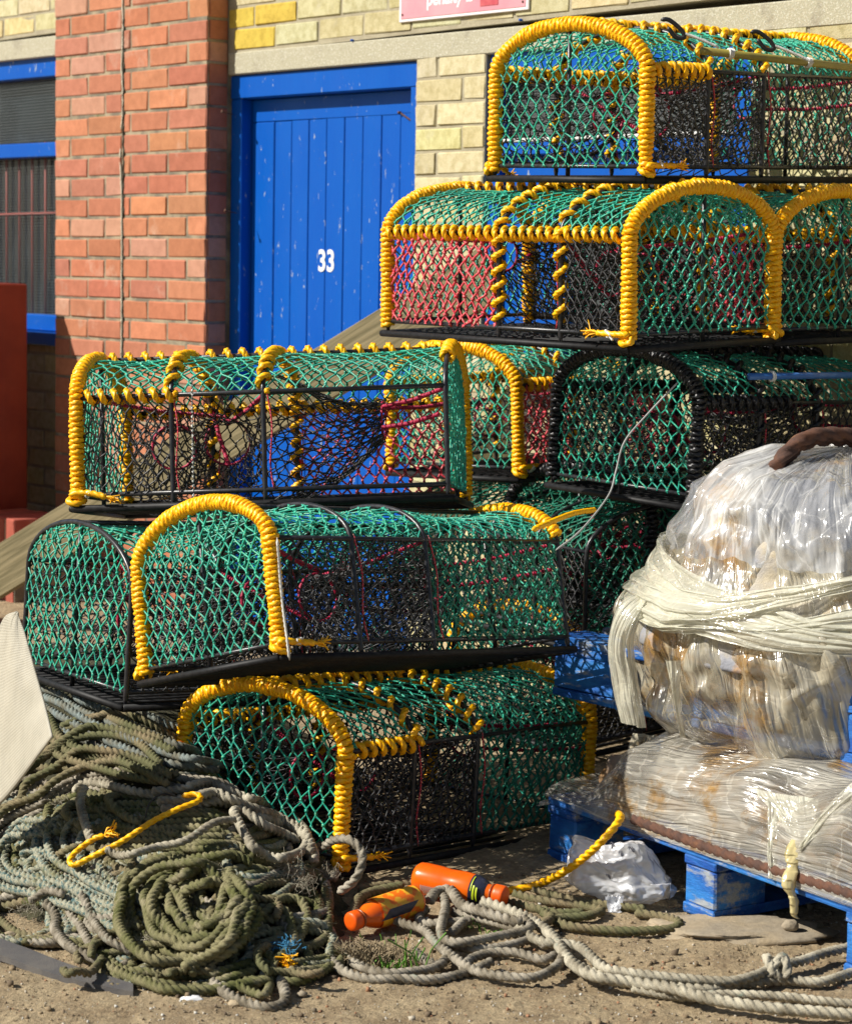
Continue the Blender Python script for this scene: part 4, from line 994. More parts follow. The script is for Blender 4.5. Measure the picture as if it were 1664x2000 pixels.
for _ in range(40):
    a_ = c_+rng.normal(0, .007, 3)*[1, 1, 1.5]; b_ = a_+rng.normal(0, .010, 3); ps.append([a_, (a_+b_)/2, b_])
tag(mk('twine_tuft', [strands(np.array(ps), .0014)], M['yellow']), 'small tuft of frayed yellow twine low on the heap', 'twine')
# yellow hooked cord
YH = [(204, 1633), (188, 1637), (160, 1655), (140, 1674), (137, 1686), (149, 1689), (180, 1674), (240, 1643), (300, 1604), (350, 1580), (386, 1566), (391, 1556), (378, 1552), (355, 1556)]
q = np.array([H(a_, b_, .062) for a_, b_ in YH])
e_ = q[0]
fz = [[e_, e_+rng.normal(0, .004, 3)+[.01, 0, .006], e_+rng.normal(0, .007, 3)+[.022, 0, .010]] for _ in range(24)]
tag(mk('yellow_hooked_cord', [rope(catmull(q, .005), .0065, sides=12, twist=.05), strands(np.array(fz), .0018)], M['yellow']), 'bright yellow rope offcut hooked at both ends, on top of the heap', 'rope')
bw = np.array([H(283, 1600, .05), H(292, 1570, .075), H(315, 1552, .075), H(345, 1556, .06)])
tag(mk('thin_wire', [tube(catmull(bw, .006), .0018, 6)], M['hook']), 'thin black wire bent over the olive ropes', 'wire')

# ------------------------------------------------------------------ ropes on the ground, right
def gr(pts, r=.0098, z=.012, wob=.0015, lay=0.):
    q = np.array([G(a_, b_, z+lay) for a_, b_ in pts]); q[:, 2] += rng.normal(0, .0015, len(q))
    return rope(catmull(q+rng.normal(0, wob, q.shape)*[1, 1, 0], .004), r, sides=12, twist=r*4.8, depth=.38)
ps = [gr([(600, 1770), (639, 1810), (666, 1858), (705, 1888), (756, 1903), (810, 1900), (855, 1888), (872, 1867), (864, 1846), (840, 1832)]),
      gr([(640, 1870), (666, 1897), (720, 1912), (780, 1914), (855, 1912), (915, 1897), (960, 1880)]),
      gr([(770, 1795), (792, 1804), (825, 1816), (855, 1846), (885, 1870), (931, 1894), (991, 1909), (1051, 1909), (1087, 1885), (1105, 1858)], lay=.008),
      gr([(866, 1752), (870, 1774), (861, 1816), (872, 1838), (915, 1843), (976, 1828), (1033, 1813), (1021, 1792)], lay=.02),
      gr([(838, 1760), (846, 1746), (862, 1739), (882, 1743), (902, 1766), (946, 1786), (991, 1798), (1020, 1802)], r=.0115, lay=.026),
      gr([(882, 1780), (931, 1792), (976, 1807), (1021, 1822), (1070, 1846)], lay=.01),
      gr([(830, 1775), (818, 1790), (830, 1802), (870, 1806), (920, 1800)], lay=.004),
      gr([(880, 1846), (930, 1856), (990, 1850), (1030, 1836), (1020, 1822)], lay=.004),
      gr([(905, 1890), (920, 1872), (960, 1862), (1010, 1866), (1060, 1876), (1090, 1868)], lay=.002),
      gr([(805, 1858), (830, 1875), (850, 1885)], lay=.0), gr([(880, 1825), (905, 1805), (915, 1802)], lay=.004)]
tag(mkrope('grey_rope', ps, M['gravelrope']), 'loose tangle of worn grey rope on the sand below the orange bottles', 'rope')
MR = [(940, 1762), (976, 1771), (1021, 1789), (1051, 1804), (1081, 1833), (1116, 1877), (1161, 1907), (1235, 1918), (1308, 1933), (1382, 1951), (1493, 1970), (1600, 1978), (1720, 1984)]
R8 = [(1010, 1812), (1040, 1830), (1072, 1842), (1124, 1846), (1150, 1866), (1175, 1886), (1205, 1897), (1308, 1911), (1419, 1918), (1480, 1908), (1515, 1890), (1567, 1876), (1620, 1860), (1720, 1838)]
R9 = [(1090, 1850), (1130, 1885), (1200, 1912), (1308, 1926), (1382, 1932), (1456, 1924), (1530, 1918), (1604, 1922), (1664, 1905), (1730, 1880)]
R10 = [(1235, 1930), (1330, 1945), (1419, 1944), (1530, 1950), (1640, 1960), (1730, 1964)]
ps = [gr(MR, .0115, lay=.012), gr(R8, .010, lay=.014), gr(R9, .010), gr(R10, .0095)]
kc = G(1517, 1890, .035)
kn = np.array([kc+.02*np.array([math.sin(t_*2)*.9, math.cos(t_*3)*.8, math.sin(t_*3+1)*.8]) for t_ in np.linspace(0, 6.28, 16)])
ps.append(rope(catmull(kn, .005), .0095, sides=12, twist=.06))
tag(mkrope('grey_rope', ps, M['whiterope']), 'pale knotted rope strands running across the sand to the right edge', 'rope')
ps = [gr([(1060, 1780), (1100, 1806), (1161, 1815), (1235, 1818), (1308, 1815), (1326, 1806), (1300, 1794), (1240, 1785)], .010),
      gr([(1000, 1745), (1050, 1757), (1124, 1767), (1172, 1781), (1150, 1790), (1100, 1792), (1060, 1800)], .010),
      gr([(990, 1762), (1050, 1776), (1090, 1783), (1140, 1784)], .010), gr([(1030, 1735), (1100, 1752), (1180, 1768), (1260, 1778)], .0095), gr([(1055, 1808), (1070, 1798), (1078, 1790)], .010, lay=.01)]
tag(mkrope('grey_rope', ps, M['tan']), 'dark brown rope loop lying under the white plastic bag', 'rope')
ps = [gr([(700, 1740), (760, 1728), (800, 1726), (830, 1728)], .011), gr([(690, 1790), (700, 1760), (730, 1742), (790, 1735)], .011)]
tag(mkrope('grey_rope', ps, M['tan']), 'short brown rope lying just behind the two orange bottles', 'rope')
q = np.array([G(940, 1748, .012), G(1000, 1740, .012), pt(1050, 1728, 4.66), pt(1100, 1704, 4.61), pt(1140, 1676, 4.58), pt(1175, 1644, 4.55), pt(1202, 1614, 4.56), pt(1212, 1597, 4.60), pt(1207, 1591, 4.68)])
tag(mk('yellow_rope', [rope(catmull(q, .005), .0088, sides=12, twist=.055)], M['yellow']), 'yellow rope running from the ground up over the white plastic bag', 'rope')

# strip, slab, stones
q = [(-60, 1800, 1852), (0, 1832, 1866), (60, 1855, 1888), (130, 1882, 1910), (200, 1903, 1926), (260, 1922, 1938)]
top = np.array([G(a_, b_, .016) for a_, b_, c_ in q]); bot = np.array([G(a_, c_, .012) for a_, b_, c_ in q])
tp = catmull(top, .02); bt = resample(catmull(bot, .02), 1); 
def resn(p, n):
    L = np.concatenate([[0], np.cumsum(np.linalg.norm(np.diff(p, axis=0), axis=1))]); s = np.linspace(0, L[-1], n); return np.stack([np.interp(s, L, p[:, k]) for k in range(3)], 1)
A_, B_ = resn(catmull(top, .02), 40), resn(catmull(bot, .02), 40)
V = np.stack([A_, B_, B_-[0, 0, .012], A_-[0, 0, .014]], 1).reshape(-1, 3)
tag(mk('rubber_strip', [(V, ringfaces(40, 4)[:, ::-1])], M['rubber'], smooth=False), 'flat dark grey strip half buried in the sand at the left front', 'strip')
def lump(c, rx, ry, rz, seed, n=20, amp=.18, fr=1.5, flat=0.):
    def f(a, b):
        th, ph = a*2*math.pi, -math.pi/2+b*math.pi
        d = np.array([math.cos(th)*math.cos(ph), math.sin(th)*math.cos(ph), math.sin(ph)])
        k = 1+amp*nz(d[0]*fr+seed, d[1]*fr, d[2]*fr)
        q = d*k*np.array([rx, ry, rz]); q[2] = min(q[2], rz*(1-flat)); return np.array(c)+q
    return grid(f, n, n, closed_u=True)
c_ = G(1470, 1845, .0)
tag(mk('stone_slab', [lump((c_[0]-.02, c_[1]+.08, -.004), .20, .09, .028, 3, 30, .3, 2, .3)], M['stone']), 'flat sandy stone slab under the front of the lower pallet', 'stone')
c_ = G(1543, 1832, .0)
tag(mk('pebble', [lump((c_[0], c_[1], .025), .017, .013, .012, 5, 14)], M['stone']), 'round pebble on the slab beneath the pallet', 'pebble')
M['shard'] = mat('white_shard', (.62, .64, .70), .35, c2=(.8, .8, .8), scale=30)
c_ = G(376, 1952, .008)
tag(mk('litter_scrap', [lump(c_, .02, .012, .006, 8, 12, .5, 3)], M['shard']), 'small shiny white scrap on the sand in front of the heap', 'litter')
for i_, (px, py, r_) in enumerate(((455, 1962, .012), (820, 1917, .008), (12, 1826, .016), (48, 1836, .014))):
    pass
ps = [lump(G(a_, b_, .006), r_, r_*.8, r_*.5, a_, 10, .4, 2) for a_, b_, r_ in ((459, 1962, .014), (18, 1828, .015), (40, 1838, .012), (58, 1842, .013), (590, 1942, .01), (1100, 1700, .01))]
o_ = mk('stones', ps, M['stone']); o_['kind'] = 'stuff'; o_['label'] = 'few small pale stones and chips beside the heap'

# weeds and dry tuft
def sprig(px, py, n_, hgt, sp, m_, label, name, cat, r=.0016):
    c_ = G(px, py); S = []
    for _ in range(n_):
        a_ = c_+np.array([rng.normal(0, sp), rng.normal(0, sp*.6), 0]); h_ = hgt*rng.uniform(.4, 1); l_ = rng.normal(0, .45, 2)*h_
        S.append([a_, a_+np.array([l_[0]*.3, l_[1]*.3, h_*.5]), a_+np.array([l_[0], l_[1], h_*.9])])
    tag(mk(name, [strands(np.array(S), r)], m_), label, cat)
sprig(806, 1896, 10, .085, .012, M['leaf'], 'tall thin green weed growing beside the lower orange bottle', 'weed', 'weed')
sprig(755, 1895, 14, .03, .02, M['leaf'], 'low green weed in the dry tuft left of the tall weed', 'weed', 'weed')
sprig(705, 1842, 9, .022, .03, M['leaf'], 'tiny grass blades below the lower bottle cap', 'grass_tuft', 'grass', .001)
sprig(915, 1812, 16, .028, .02, M['leaf'], 'small green grass tuft inside the grey rope tangle', 'grass_tuft', 'grass', .001)
sprig(965, 1830, 14, .02, .018, M['leaf'], 'sparse green grass among the grey ropes, right of the bigger tuft', 'grass_tuft', 'grass', .001)
sprig(722, 1880, 380, .04, .035, M['dry'], 'clump of dead straw coloured grass below the bottles', 'dry_grass_tuft', 'dry grass', .0011)
sprig(1420, 1868, 40, .014, .05, M['dry'], 'dry grass roots in front of the stone slab', 'dry_grass_tuft', 'dry grass', .001)
for o_ in COL.objects:
    if o_.name.startswith('dry_grass_tuft'): o_['kind'] = 'stuff'

# ------------------------------------------------------------------ bottles
orange = mat('orange_drink_plastic', (.85, .15, .006), .22, c2=(.80, .11, .004), scale=12, spec=.6)
cap = mat('orange_cap_plastic', (.88, .11, .005), .4)
labM = mat('yellow_orange_label', (.85, .16, .01), .35, c2=(.80, .42, .03), scale=55, mixlo=.48, mixhi=.52)
darkl = mat('dark_label', (.02, .022, .035), .35, c2=(.03, .035, .07), scale=60)
limem = mat('lime_print', (.45, .55, .02), .4)
barm = mat('pale_print', (.5, .36, .33), .4)
ringm = mat('neck_ring', (.35, .10, .03), .3)
def lathe(prof, n=28):
    def f(a, b):
        k = b*(len(prof)-1); i = min(int(k), len(prof)-2); w_ = k-i
        x = prof[i][0]*(1-w_)+prof[i+1][0]*w_; r_ = prof[i][1]*(1-w_)+prof[i+1][1]*w_
        return (x, r_*math.cos(a*2*math.pi), r_*math.sin(a*2*math.pi))
    return grid(f, n, (len(prof)-1)*2+1, closed_u=True)
def cyl_patch(x0, x1, r, a0, a1, n=10, skew=0.):
    return grid(lambda a, b: (x0+(x1-x0)*b+skew*a, r*math.cos(a0+(a1-a0)*a), r*math.sin(a0+(a1-a0)*a)), n, 4)
def bottle(pa, pb, r, label, kind):
    pa = np.array(pa); pb = np.array(pb); L = np.linalg.norm(pb-pa); ex = (pb-pa)/L
    ey = np.cross(Z3, ex); ey /= np.linalg.norm(ey); ez = np.cross(ex, ey)
    t = bpy.data.objects.new('drink_bottle', None); COL.objects.link(t)
    t.matrix_world = Matrix(((ex[0], ey[0], ez[0], pa[0]), (ex[1], ey[1], ez[1], pa[1]), (ex[2], ey[2], ez[2], pa[2]), (0, 0, 0, 1)))
    tag(t, label, 'bottle', 'orange drink bottles')
    c1 = .125*L
    mk('bottle_body', [lathe([(c1, r*.44), (c1+.008, r*.5), (.19*L, r*.56), (.26*L, r*.78), (.36*L, r*.95), (.46*L, r*.985), (.62*L, r*.93), (.72*L, r*.985), (.88*L, r), (.95*L, r*.96), (.985*L, r*.8), (L, r*.45), (L-.004, 0.001)])], orange, t)
    mk('cap', [lathe([(0, .0005), (.001, r*.56), (.004, r*.62), (c1*.5, r*.63), (c1-.002, r*.63), (c1, r*.45)], 40)], cap, t)
    mk('neck_ring', [lathe([(c1+.001, r*.48), (c1+.002, r*.62), (c1+.005, r*.62), (c1+.006, r*.48)])], ringm, t)
    if kind == 0:
        mk('label', [cyl_patch(.34*L, .93*L, r*1.012, .9, 4.6, 30)], labM, t)
        mk('label_band', [cyl_patch(.44*L, .86*L, r*1.02, 2.75, 3.35, 10, -.14*L)], darkl, t)
    else:
        mk('label_band', [lathe([(.185*L, r*.52), (.2*L, r*.62), (.26*L, r*.80), (.33*L, r*.945), (.345*L, r*.96)])], darkl, t)
        mk('label_print', [cyl_patch(.255*L, .275*L, r*.87, -.55, .5, 8), cyl_patch(.285*L, .305*L, r*.92, -.4, .6, 8), cyl_patch(.315*L, .325*L, r*.96, .2, 1.3, 8)], limem, t)
        mk('bar_code', [cyl_patch((.72+.022*q_)*L, (.732+.022*q_)*L, r*1.01, -.75, -.1, 6) for q_ in range(7)], barm, t)
    return t
r1 = .0315
pa = G(683, 1802, r1*.9); pb = pt(806, 1752, 4.66); 
bottle(pa, pa+(np.array([.135, .13, .012])), r1, 'small orange drink bottle lying cap to the left on the sand', 0)
pa = G(988, 1752, .034); pb = G(812, 1713, .045)
bottle(pa, pa+(pb-pa)*1.0, .034, 'orange drink bottle with dark label band, its cap to the right', 1)

# ------------------------------------------------------------------ pallets and wrapped bundles
def pallet(o, yaw, label, Lx=1.1, Ly=.95, rz=0., xr=0., bw=.1):
    t = thing('pallet', label, 'pallet', o, (xr, 0, yaw), 'blue pallets')
    X, Y, Zz = (1, 0, 0), (0, 1, 0), (0, 0, 1)
    for k in range(6):
        w_ = .105; y_ = k*(Ly-w_)/5
        mk('deck_board', [chbox((0, y_, .123), X, Y, Zz, Lx, w_, .02, .003, .0008)], M['palblue'] if k < 1 else M['palwood'], t, smooth=False)
    for x_ in (0, Lx/2-bw/2, Lx-bw):
        mk('stringer_board', [chbox((x_, .001, .1025), X, Y, Zz, bw, Ly-.002, .020, .003, .0006)], M['palblue'], t, smooth=False)
        for y_ in (.0, Ly/2-.07, Ly-.14):
            mk('block', [chbox((x_+.002, y_+.004, .021), X, Y, Zz, bw-.004, .14, .081, .004, .001)], M['palblue'], t, smooth=False)
        mk('bottom_board', [chbox((x_, .001, 0), X, Y, Zz, bw, Ly-.002, .0205, .003, .0006)], M['palblue'], t, smooth=False)
    return t
e_ = np.array([.55, -.835, 0]); yaw1 = math.atan2(e_[1], e_[0])
pal1 = pallet((.285, 4.95, .004), yaw1, 'lower blue pallet standing on the sand, peeling paint on its blocks', 1.05, .95)
e2 = np.array([.65, -.76, 0]); yaw2 = math.atan2(e2[1], e2[0])
pal2 = pallet((.30, 5.16, .335), yaw2, 'upper blue pallet, scuffed, carried on the lower wrapped bundle', 1.05, .9, bw=.2)
mk('bottom_board', [chbox((.202, .001, 0), (1, 0, 0), (0, 1, 0), (0, 0, 1), .64, .1, .0195, .003, .0006)], M['palblue'], pal2, smooth=False)

# upper bundle ------------------------------------------------
UC = np.array([.93, 4.95, 0])
prof = [(.40, .315), (.445, .36), (.468, .44), (.474, .53), (.455, .60), (.415, .655), (.385, .70), (.378, .76), (.345, .835), (.27, .895), (.15, .935), (.001, .945)]
pz = np.array([q[1] for q in prof]); pr_ = np.array([q[0] for q in prof]); pt_ = np.linspace(0, 1, len(prof))
def upper(a, b, off=0., amp=1.):
    th = a*2*math.pi; r_ = np.interp(b, pt_, pr_); z_ = np.interp(b, pt_, pz)
    cx, sx = math.cos(th), math.sin(th)
    lo = nz(cx*1.6+3, sx*1.6, z_*4, 3)*.045
    # vertical pleats below, finer ones above
    pl = nz(th*7+z_*5, z_*2.2, 7, 2)*.022*(1 if z_ < .62 else .6)*amp
    cr_ = abs(nz(cx*5, sx*5, z_*8, 2))*.040*amp
    wgt = min(1, r_/.15)
    r2 = r_+(lo+pl-cr_)*wgt+off
    return (UC[0]+r2*cx, UC[1]+r2*sx, z_+nz(cx*5, sx*5, z_*5+9, 3)*.02*wgt+off*.3)
ub = thing('wrapped_bundle', 'upper plastic wrapped bundle of rusty wire rope, yellow stained and shiny', 'bundle', tuple(UC), (0, 0, 0), 'plastic wrapped bundles')
ud = -UC
NU, NV = 300, 150
def flow_attr(nu, nv, k=1.):
    u = np.linspace(0, 1, nu, endpoint=False); v = np.linspace(0, 1, nv)
    U, Vv = np.meshgrid(u, v, indexing='ij')
    return np.stack([np.sin(U*2*math.pi)*1.0+U*.0, Vv*1.0, np.cos(U*2*math.pi)*.0+np.cos(U*2*math.pi)], -1).reshape(-1, 3), U, Vv
g1 = grid(lambda a, b: np.array(upper(a, b)), NU, NV, closed_u=True)
U, Vv = np.meshgrid(np.linspace(0, 1, NU, endpoint=False), np.linspace(0, 1, NV), indexing='ij')
half = int(NV*.56)
idx = np.arange(NU*NV).reshape(NU, NV)
def subgrid(g_, nu, nv, j0, j1):
    V = g_[0].reshape(nu, nv, 3)[:, j0:j1]; n_ = j1-j0; i = np.arange(nu)[:, None]; j = np.arange(n_-1)[None]; i2 = (i+1) % nu
    return (V.reshape(-1, 3), np.stack([i*n_+j, i2*n_+j, i2*n_+j+1, i*n_+j+1], -1).reshape(-1, 4))
for nm, j0, j1, mt_ in (('lower_wrap', 0, half+1, 'film'), ('upper_wrap', half, NV, 'film_top')):
    o_ = mk(nm, off([subgrid(g1, NU, NV, j0, j1)], ud), M[mt_], ub)
    u_, v_ = U[:, j0:j1], Vv[:, j0:j1]
    sk = .10 if nm == 'lower_wrap' else .05
    setflow(o_, np.stack([(u_+sk*v_)*2.6, v_*.9, 0*u_], -1).reshape(-1, 3))
# second loose layer, band twisted round the waist
def band(kn, kz, hw, off_, seed, m_, nm, pleat=.012):
    def f(a, b):
        dg = -250+a*250; th = math.radians(dg)
        z_ = np.interp(dg, kn, kz)+(b-.5)*2*hw*(1+.4*math.sin(th*2.3+seed))+.010*nz(th*2, seed, b*2)
        r_ = np.interp(z_, pz, pr_)+off_+.010*math.sin(b*math.pi)+pleat*nz(b*8+th*.5, th*.9, seed, 2)
        return np.array([UC[0]+r_*math.cos(th), UC[1]+r_*math.sin(th), z_])+ud
    nu, nv = 240, 30
    g_ = grid(f, nu, nv); o_ = mk(nm, [g_], M[m_], ub)
    uu, vv_ = np.meshgrid(np.linspace(0, 1, nu), np.linspace(0, 1, nv), indexing='ij')
    setflow(o_, np.stack([uu*1.9, vv_*2*hw+seed, 0*uu], -1).reshape(-1, 3)); return o_
band([-250, -190, -165, -141, -110, -70, 0], [.72, .705, .67, .625, .595, .585, .60], .034, .022, 1, 'film_band', 'twisted_band', pleat=.018)
band([-250, -175, -150, -135, -110, -70, 0], [.60, .625, .615, .63, .68, .755, .80], .030, .030, 2.3, 'film_band', 'twisted_band', pleat=.016)
band([-250, -190, -150, -120, -70, 0], [.64, .60, .575, .60, .66, .68], .020, .022, 4.1, 'film_band', 'twisted_band', pleat=.012)
# inner coils of wire rope
ps = []
for k in range(7):
    z_ = .46+.045*(k % 4); rr_ = .30+.045*(k//4)+.02*math.sin(k*2); n_ = 90
    p_ = np.array([(rr_*math.cos(q), rr_*math.sin(q), z_+.012*math.sin(q*2+k)) for q in np.linspace(0, 2*math.pi, n_)])
    ps.append(rope(p_, .034, lobes=6, depth=.14, sides=18, twist=.4))
def corep(a, b):
    th = a*2*math.pi; r_ = np.interp(b, pt_, pr_)*.93; z_ = np.interp(b, pt_, pz)-.015
    k = 1+.05*nz(math.cos(th)*2, math.sin(th)*2, z_*5, 3); z2 = max(z_, .50)
    return (r_*k*math.cos(th), r_*k*math.sin(th), z2)
mk('bundle_core', [grid(corep, 90, 50, closed_u=True)], M['core'], ub)
mk('wire_rope_coil', ps, M['inner'], ub)
p_ = catmull(np.array([pt(1500, 930, 4.86), pt(1535, 885, 4.84), pt(1575, 855, 4.86), pt(1630, 848, 4.9), pt(1690, 858, 4.95), pt(1740, 890, 5.0)]), .006)+ud
mk('bare_wire_rope', [rope(p_, .0165, lobes=3, depth=.36, sides=12, twist=.13), rope(p_+np.array([.004, .024, -.012]), .0165, lobes=3, depth=.36, sides=12, twist=.13)], M['rust'], ub)
# hanging film strips on the left
def strip(ptsA, ptsB, seed, m_='film_band', nm='hanging_strip', par=ub, dd=ud, pleat=.006, n=60):
    A = resn(catmull(np.array(ptsA), .01), n); B = resn(catmull(np.array(ptsB), .01), n)
    def f(a, b):
        i = a*(n-1); i0 = min(int(i), n-2); w_ = i-i0
        p0 = A[i0]*(1-w_)+A[i0+1]*w_; p1 = B[i0]*(1-w_)+B[i0+1]*w_
        q = p0*(1-b)+p1*b; q = q+np.array([-.6, -.8, 0])*(pleat*nz(b*7, a*2.5, seed, 3)+.010*math.sin(b*math.pi))
        return q+dd
    g_ = grid(f, 80, 20); o_ = mk(nm, [g_], M[m_], par)
    uu, vv_ = np.meshgrid(np.linspace(0, 1, 80), np.linspace(0, 1, 20), indexing='ij'); setflow(o_, np.stack([uu*.3, vv_*.07+seed, 0*uu], -1).reshape(-1, 3)); return o_
strip([pt(1262, 1150, 4.86), pt(1212, 1180, 4.84), pt(1188, 1255, 4.84), pt(1196, 1340, 4.84), pt(1212, 1410, 4.84)], [pt(1290, 1160, 4.84), pt(1245, 1205, 4.8), pt(1222, 1260, 4.8), pt(1236, 1340, 4.8), pt(1250, 1418, 4.8)], 3)
strip([pt(1262, 1172, 4.8), pt(1232, 1230, 4.78), pt(1228, 1280, 4.78), pt(1245, 1420, 4.78)], [pt(1275, 1172, 4.8), pt(1242, 1235, 4.78), pt(1240, 1290, 4.78), pt(1262, 1422, 4.78)], 6)
strip([pt(1300, 1290, 4.62), pt(1320, 1380, 4.62), pt(1330, 1440, 4.65)], [pt(1330, 1290, 4.61), pt(1328, 1380, 4.61), pt(1342, 1442, 4.64)], 9)

# lower bundle -----------------------------------------------
LBo = np.array([.285, 4.95, 0]); ly = np.array([.835, .55, 0])
lb_ = thing('wrapped_bundle', 'lower plastic wrapped bundle, taut film over the lower pallet', 'bundle', tuple(LBo), (0, 0, 0), 'plastic wrapped bundles')
def lower(a, b):
    # a along the front edge (0 left .. 1 right), b from the pallet edge over the front and across the top
    x_ = -.01+a*1.12
    prof_y = np.interp(b, [0, .30, .46, .60, 1], [-.006, .014, .055, .16, .8]); prof_z = np.interp(b, [0, .30, .46, .60, 1], [.140, .235, .30, .335, .345])
    t_ = min(1, max(0, (a-.10)/.11)); lf = .08+.92*t_*t_*(3-2*t_)                      # tapers down at the left end
    z_ = .148+(prof_z-.148)*(.10+.90*lf)
    bumpc = math.exp(-(((a-.80)/.07)**2+((b-.46)/.12)**2))*.035
    z_ += nz(a*5, b*3, 2, 3)*.022*min(1, b*3)*lf+bumpc
    y_ = prof_y-.02*bumpc+nz(a*6+4, b*2, 5, 3)*.022*min(1, b*2)-nz(b*22-a*2, a*1.6, 8, 2)*.007
    q = LBo+e_*x_+ly*y_; q = q+np.array([0, 0, z_]); return q-LBo
nu, nv = 240, 130
o_ = mk('film_wrap', [grid(lower, nu, nv)], M['film_low'], lb_)
uu, vv_ = np.meshgrid(np.linspace(0, 1, nu), np.linspace(0, 1, nv), indexing='ij')
rad_ = np.hypot((uu-.80)*1.2, vv_-.40); ang_ = np.arctan2(vv_-.40, (uu-.80)*1.2)
wq = np.clip(1-rad_/.5, 0, 1)[..., None]
fl = np.stack([uu*1.1+vv_*.2, vv_*.7-uu*.10+.03*np.sin(uu*7), 0*uu], -1)
setflow(o_, fl.reshape(-1, 3))
# left end skirt
def skirt(a, b):
    y_ = a*.75-.02; z_ = .12+b*.03
    q = LBo+e_*(-.012-.012*math.sin(b*3)+.016*nz(a*6, b*3, 1, 3)+.05*b)+ly*y_+Z3*z_; return q-LBo
mk('film_wrap', [grid(skirt, 60, 30)], M['film_low'], lb_)
ps = []
for k in range(9):
    yy = .095+.055*(k % 5); z_ = .175+.045*(k//5)+.008*(k % 3)
    p_ = np.array([e_*x_+ly*(yy+.012*math.sin(x_*9+k))+Z3*(z_-.04*(1 if x_ < .12 else 0)) for x_ in np.linspace(.08, 1.1, 60)])
    ps.append(rope(p_, .026, lobes=6, depth=.16, sides=18, twist=.3))
mk('wire_rope_coil', ps, M['inner'], lb_)
p_ = np.array([e_*x_+ly*(.004)+Z3*(.157+.004*math.sin(x_*8)) for x_ in np.linspace(.30, 1.15, 150)])
mk('bare_wire_rope', [rope(p_,   .0120, lobes=4, depth=.20, sides=16, twist=.10)], M['rust'], lb_)
# knotted yellowed film tail at the front
kp = [pt(1560, 1640, 4.30), pt(1548, 1690, 4.27), pt(1540, 1730, 4.25), pt(1552, 1760, 4.25), pt(1550, 1788, 4.25), pt(1562, 1796, 4.25)]
def tailp(a, b):
    C_ = resn(catmull(np.array(kp), .01), 60); i = min(int(a*59), 58); c_ = C_[i]
    th = b*2*math.pi; r_ = .018*(1-a)**.6*(.55+.45*abs(math.sin(a*9)))+.002
    r_ *= 1+.35*nz(math.cos(th)*2, a*6, math.sin(th)*2)
    return c_+np.array([math.cos(th)*r_, math.sin(th)*r_*.6, 0])-LBo
M['tail'] = film('yellowed_film', (.78, .66, .32), (.55, .42, .14), .75, .95, (60, 8, 1), b1=.02)
mk('film_tail', [grid(tailp, 70, 18)], M['tail'], lb_)
for sd_, (A, B) in enumerate((([pt(1470, 1540, 4.44), pt(1520, 1600, 4.36), pt(1555, 1655, 4.30)], [pt(1600, 1560, 4.34), pt(1590, 1610, 4.31), pt(1566, 1660, 4.29)]),
                              ([pt(1700, 1500, 4.25), pt(1620, 1570, 4.27), pt(1562, 1650, 4.28)], [pt(1720, 1540, 4.2), pt(1640, 1600, 4.24), pt(1570, 1665, 4.27)]),
                              ([pt(1498, 1560, 4.40), pt(1500, 1640, 4.36), pt(1502, 1712, 4.33)], [pt(1525, 1575, 4.38), pt(1520, 1650, 4.34), pt(1516, 1716, 4.32)]))):
    strip(A, B, 12+sd_, 'film_band', 'gathered_film', lb_, -LBo, .010)
# dark flap at the left top
strip([pt(1236, 1432, 5.0), pt(1222, 1490, 4.98), pt(1205, 1560, 4.9), pt(1160, 1598, 4.86)], [pt(1345, 1440, 4.85), pt(1290, 1500, 4.8), pt(1260, 1560, 4.76), pt(1250, 1625, 4.70)], 20, 'film', 'film_wrap', lb_, -LBo, .014)

# ------------------------------------------------------------------ plastic bag
bc = np.array([G(1215, 1770, 0)[0], G(1215, 1770, 0)[1]+.03, .0])
rsb = np.random.default_rng(21)
PNn = rsb.normal(0, 1, (46, 3)); PNn /= np.linalg.norm(PNn, axis=1)[:, None]; PNh = rsb.uniform(.70, 1.06, 46)
PN2 = rsb.normal(0, 1, (260, 3)); PN2 /= np.linalg.norm(PN2, axis=1)[:, None]; PH2 = rsb.uniform(.90, 1.12, 260)
def bagf(a, b):
    th, ph = a*2*math.pi, -math.pi/2+b*math.pi
    d = np.array([math.cos(th)*math.cos(ph), math.sin(th)*math.cos(ph), math.sin(ph)])
    dw_ = d+.12*np.array([nz(d[0]*2, d[1]*2, d[2]*2+3), nz(d[0]*2+7, d[1]*2, d[2]*2), nz(d[0]*2, d[1]*2+9, d[2]*2)])
    q1 = PNn@dw_; k1 = np.min(np.where(q1 > .2, PNh/np.maximum(q1, .2), 9)); q2 = PN2@dw_; k2 = np.min(np.where(q2 > .2, PH2/np.maximum(q2, .2), 9))
    k = k1*.8+.28*k2+.10*nz(d[0]*1.2+5, d[1]*1.2, d[2]*1.2, 2)-.05
    X_ = d[0]*.122*k; Y_ = d[1]*.080*k; Z_ = d[2]*.072*k
    Zf = max(.060+Z_-.03*d[0]*(1 if d[2] > 0 else 0)+.012*math.sin(d[0]*5)*(d[2] > 0), .004+.004*k2)
    return np.array([X_, Y_-X_*.25, Zf])
bag = thing('plastic_bag', 'crumpled white plastic bag stuffed under the lower pallet', 'bag', (bc[0], bc[1], 0))
o_ = mk('bag_sheet', [grid(bagf, 170, 110, closed_u=True)], M['bag'], bag); setflow(o_, np.array([v.co[:] for v in o_.data.vertices]))
def earf(a, b):
    return np.array([-.02+.04*(b-.5)*(1-a*.3)+.02*a*math.sin(b*6), -.075-.02*a, .03*(1-a)+.004+.008*nz(b*5, a*4, 2)])
o_ = mk('bag_handle', [grid(earf, 20, 14)], M['bag'], bag); setflow(o_, np.array([v.co[:] for v in o_.data.vertices]))
M['print'] = mat('faded_black_print', (.10, .10, .12), .5)
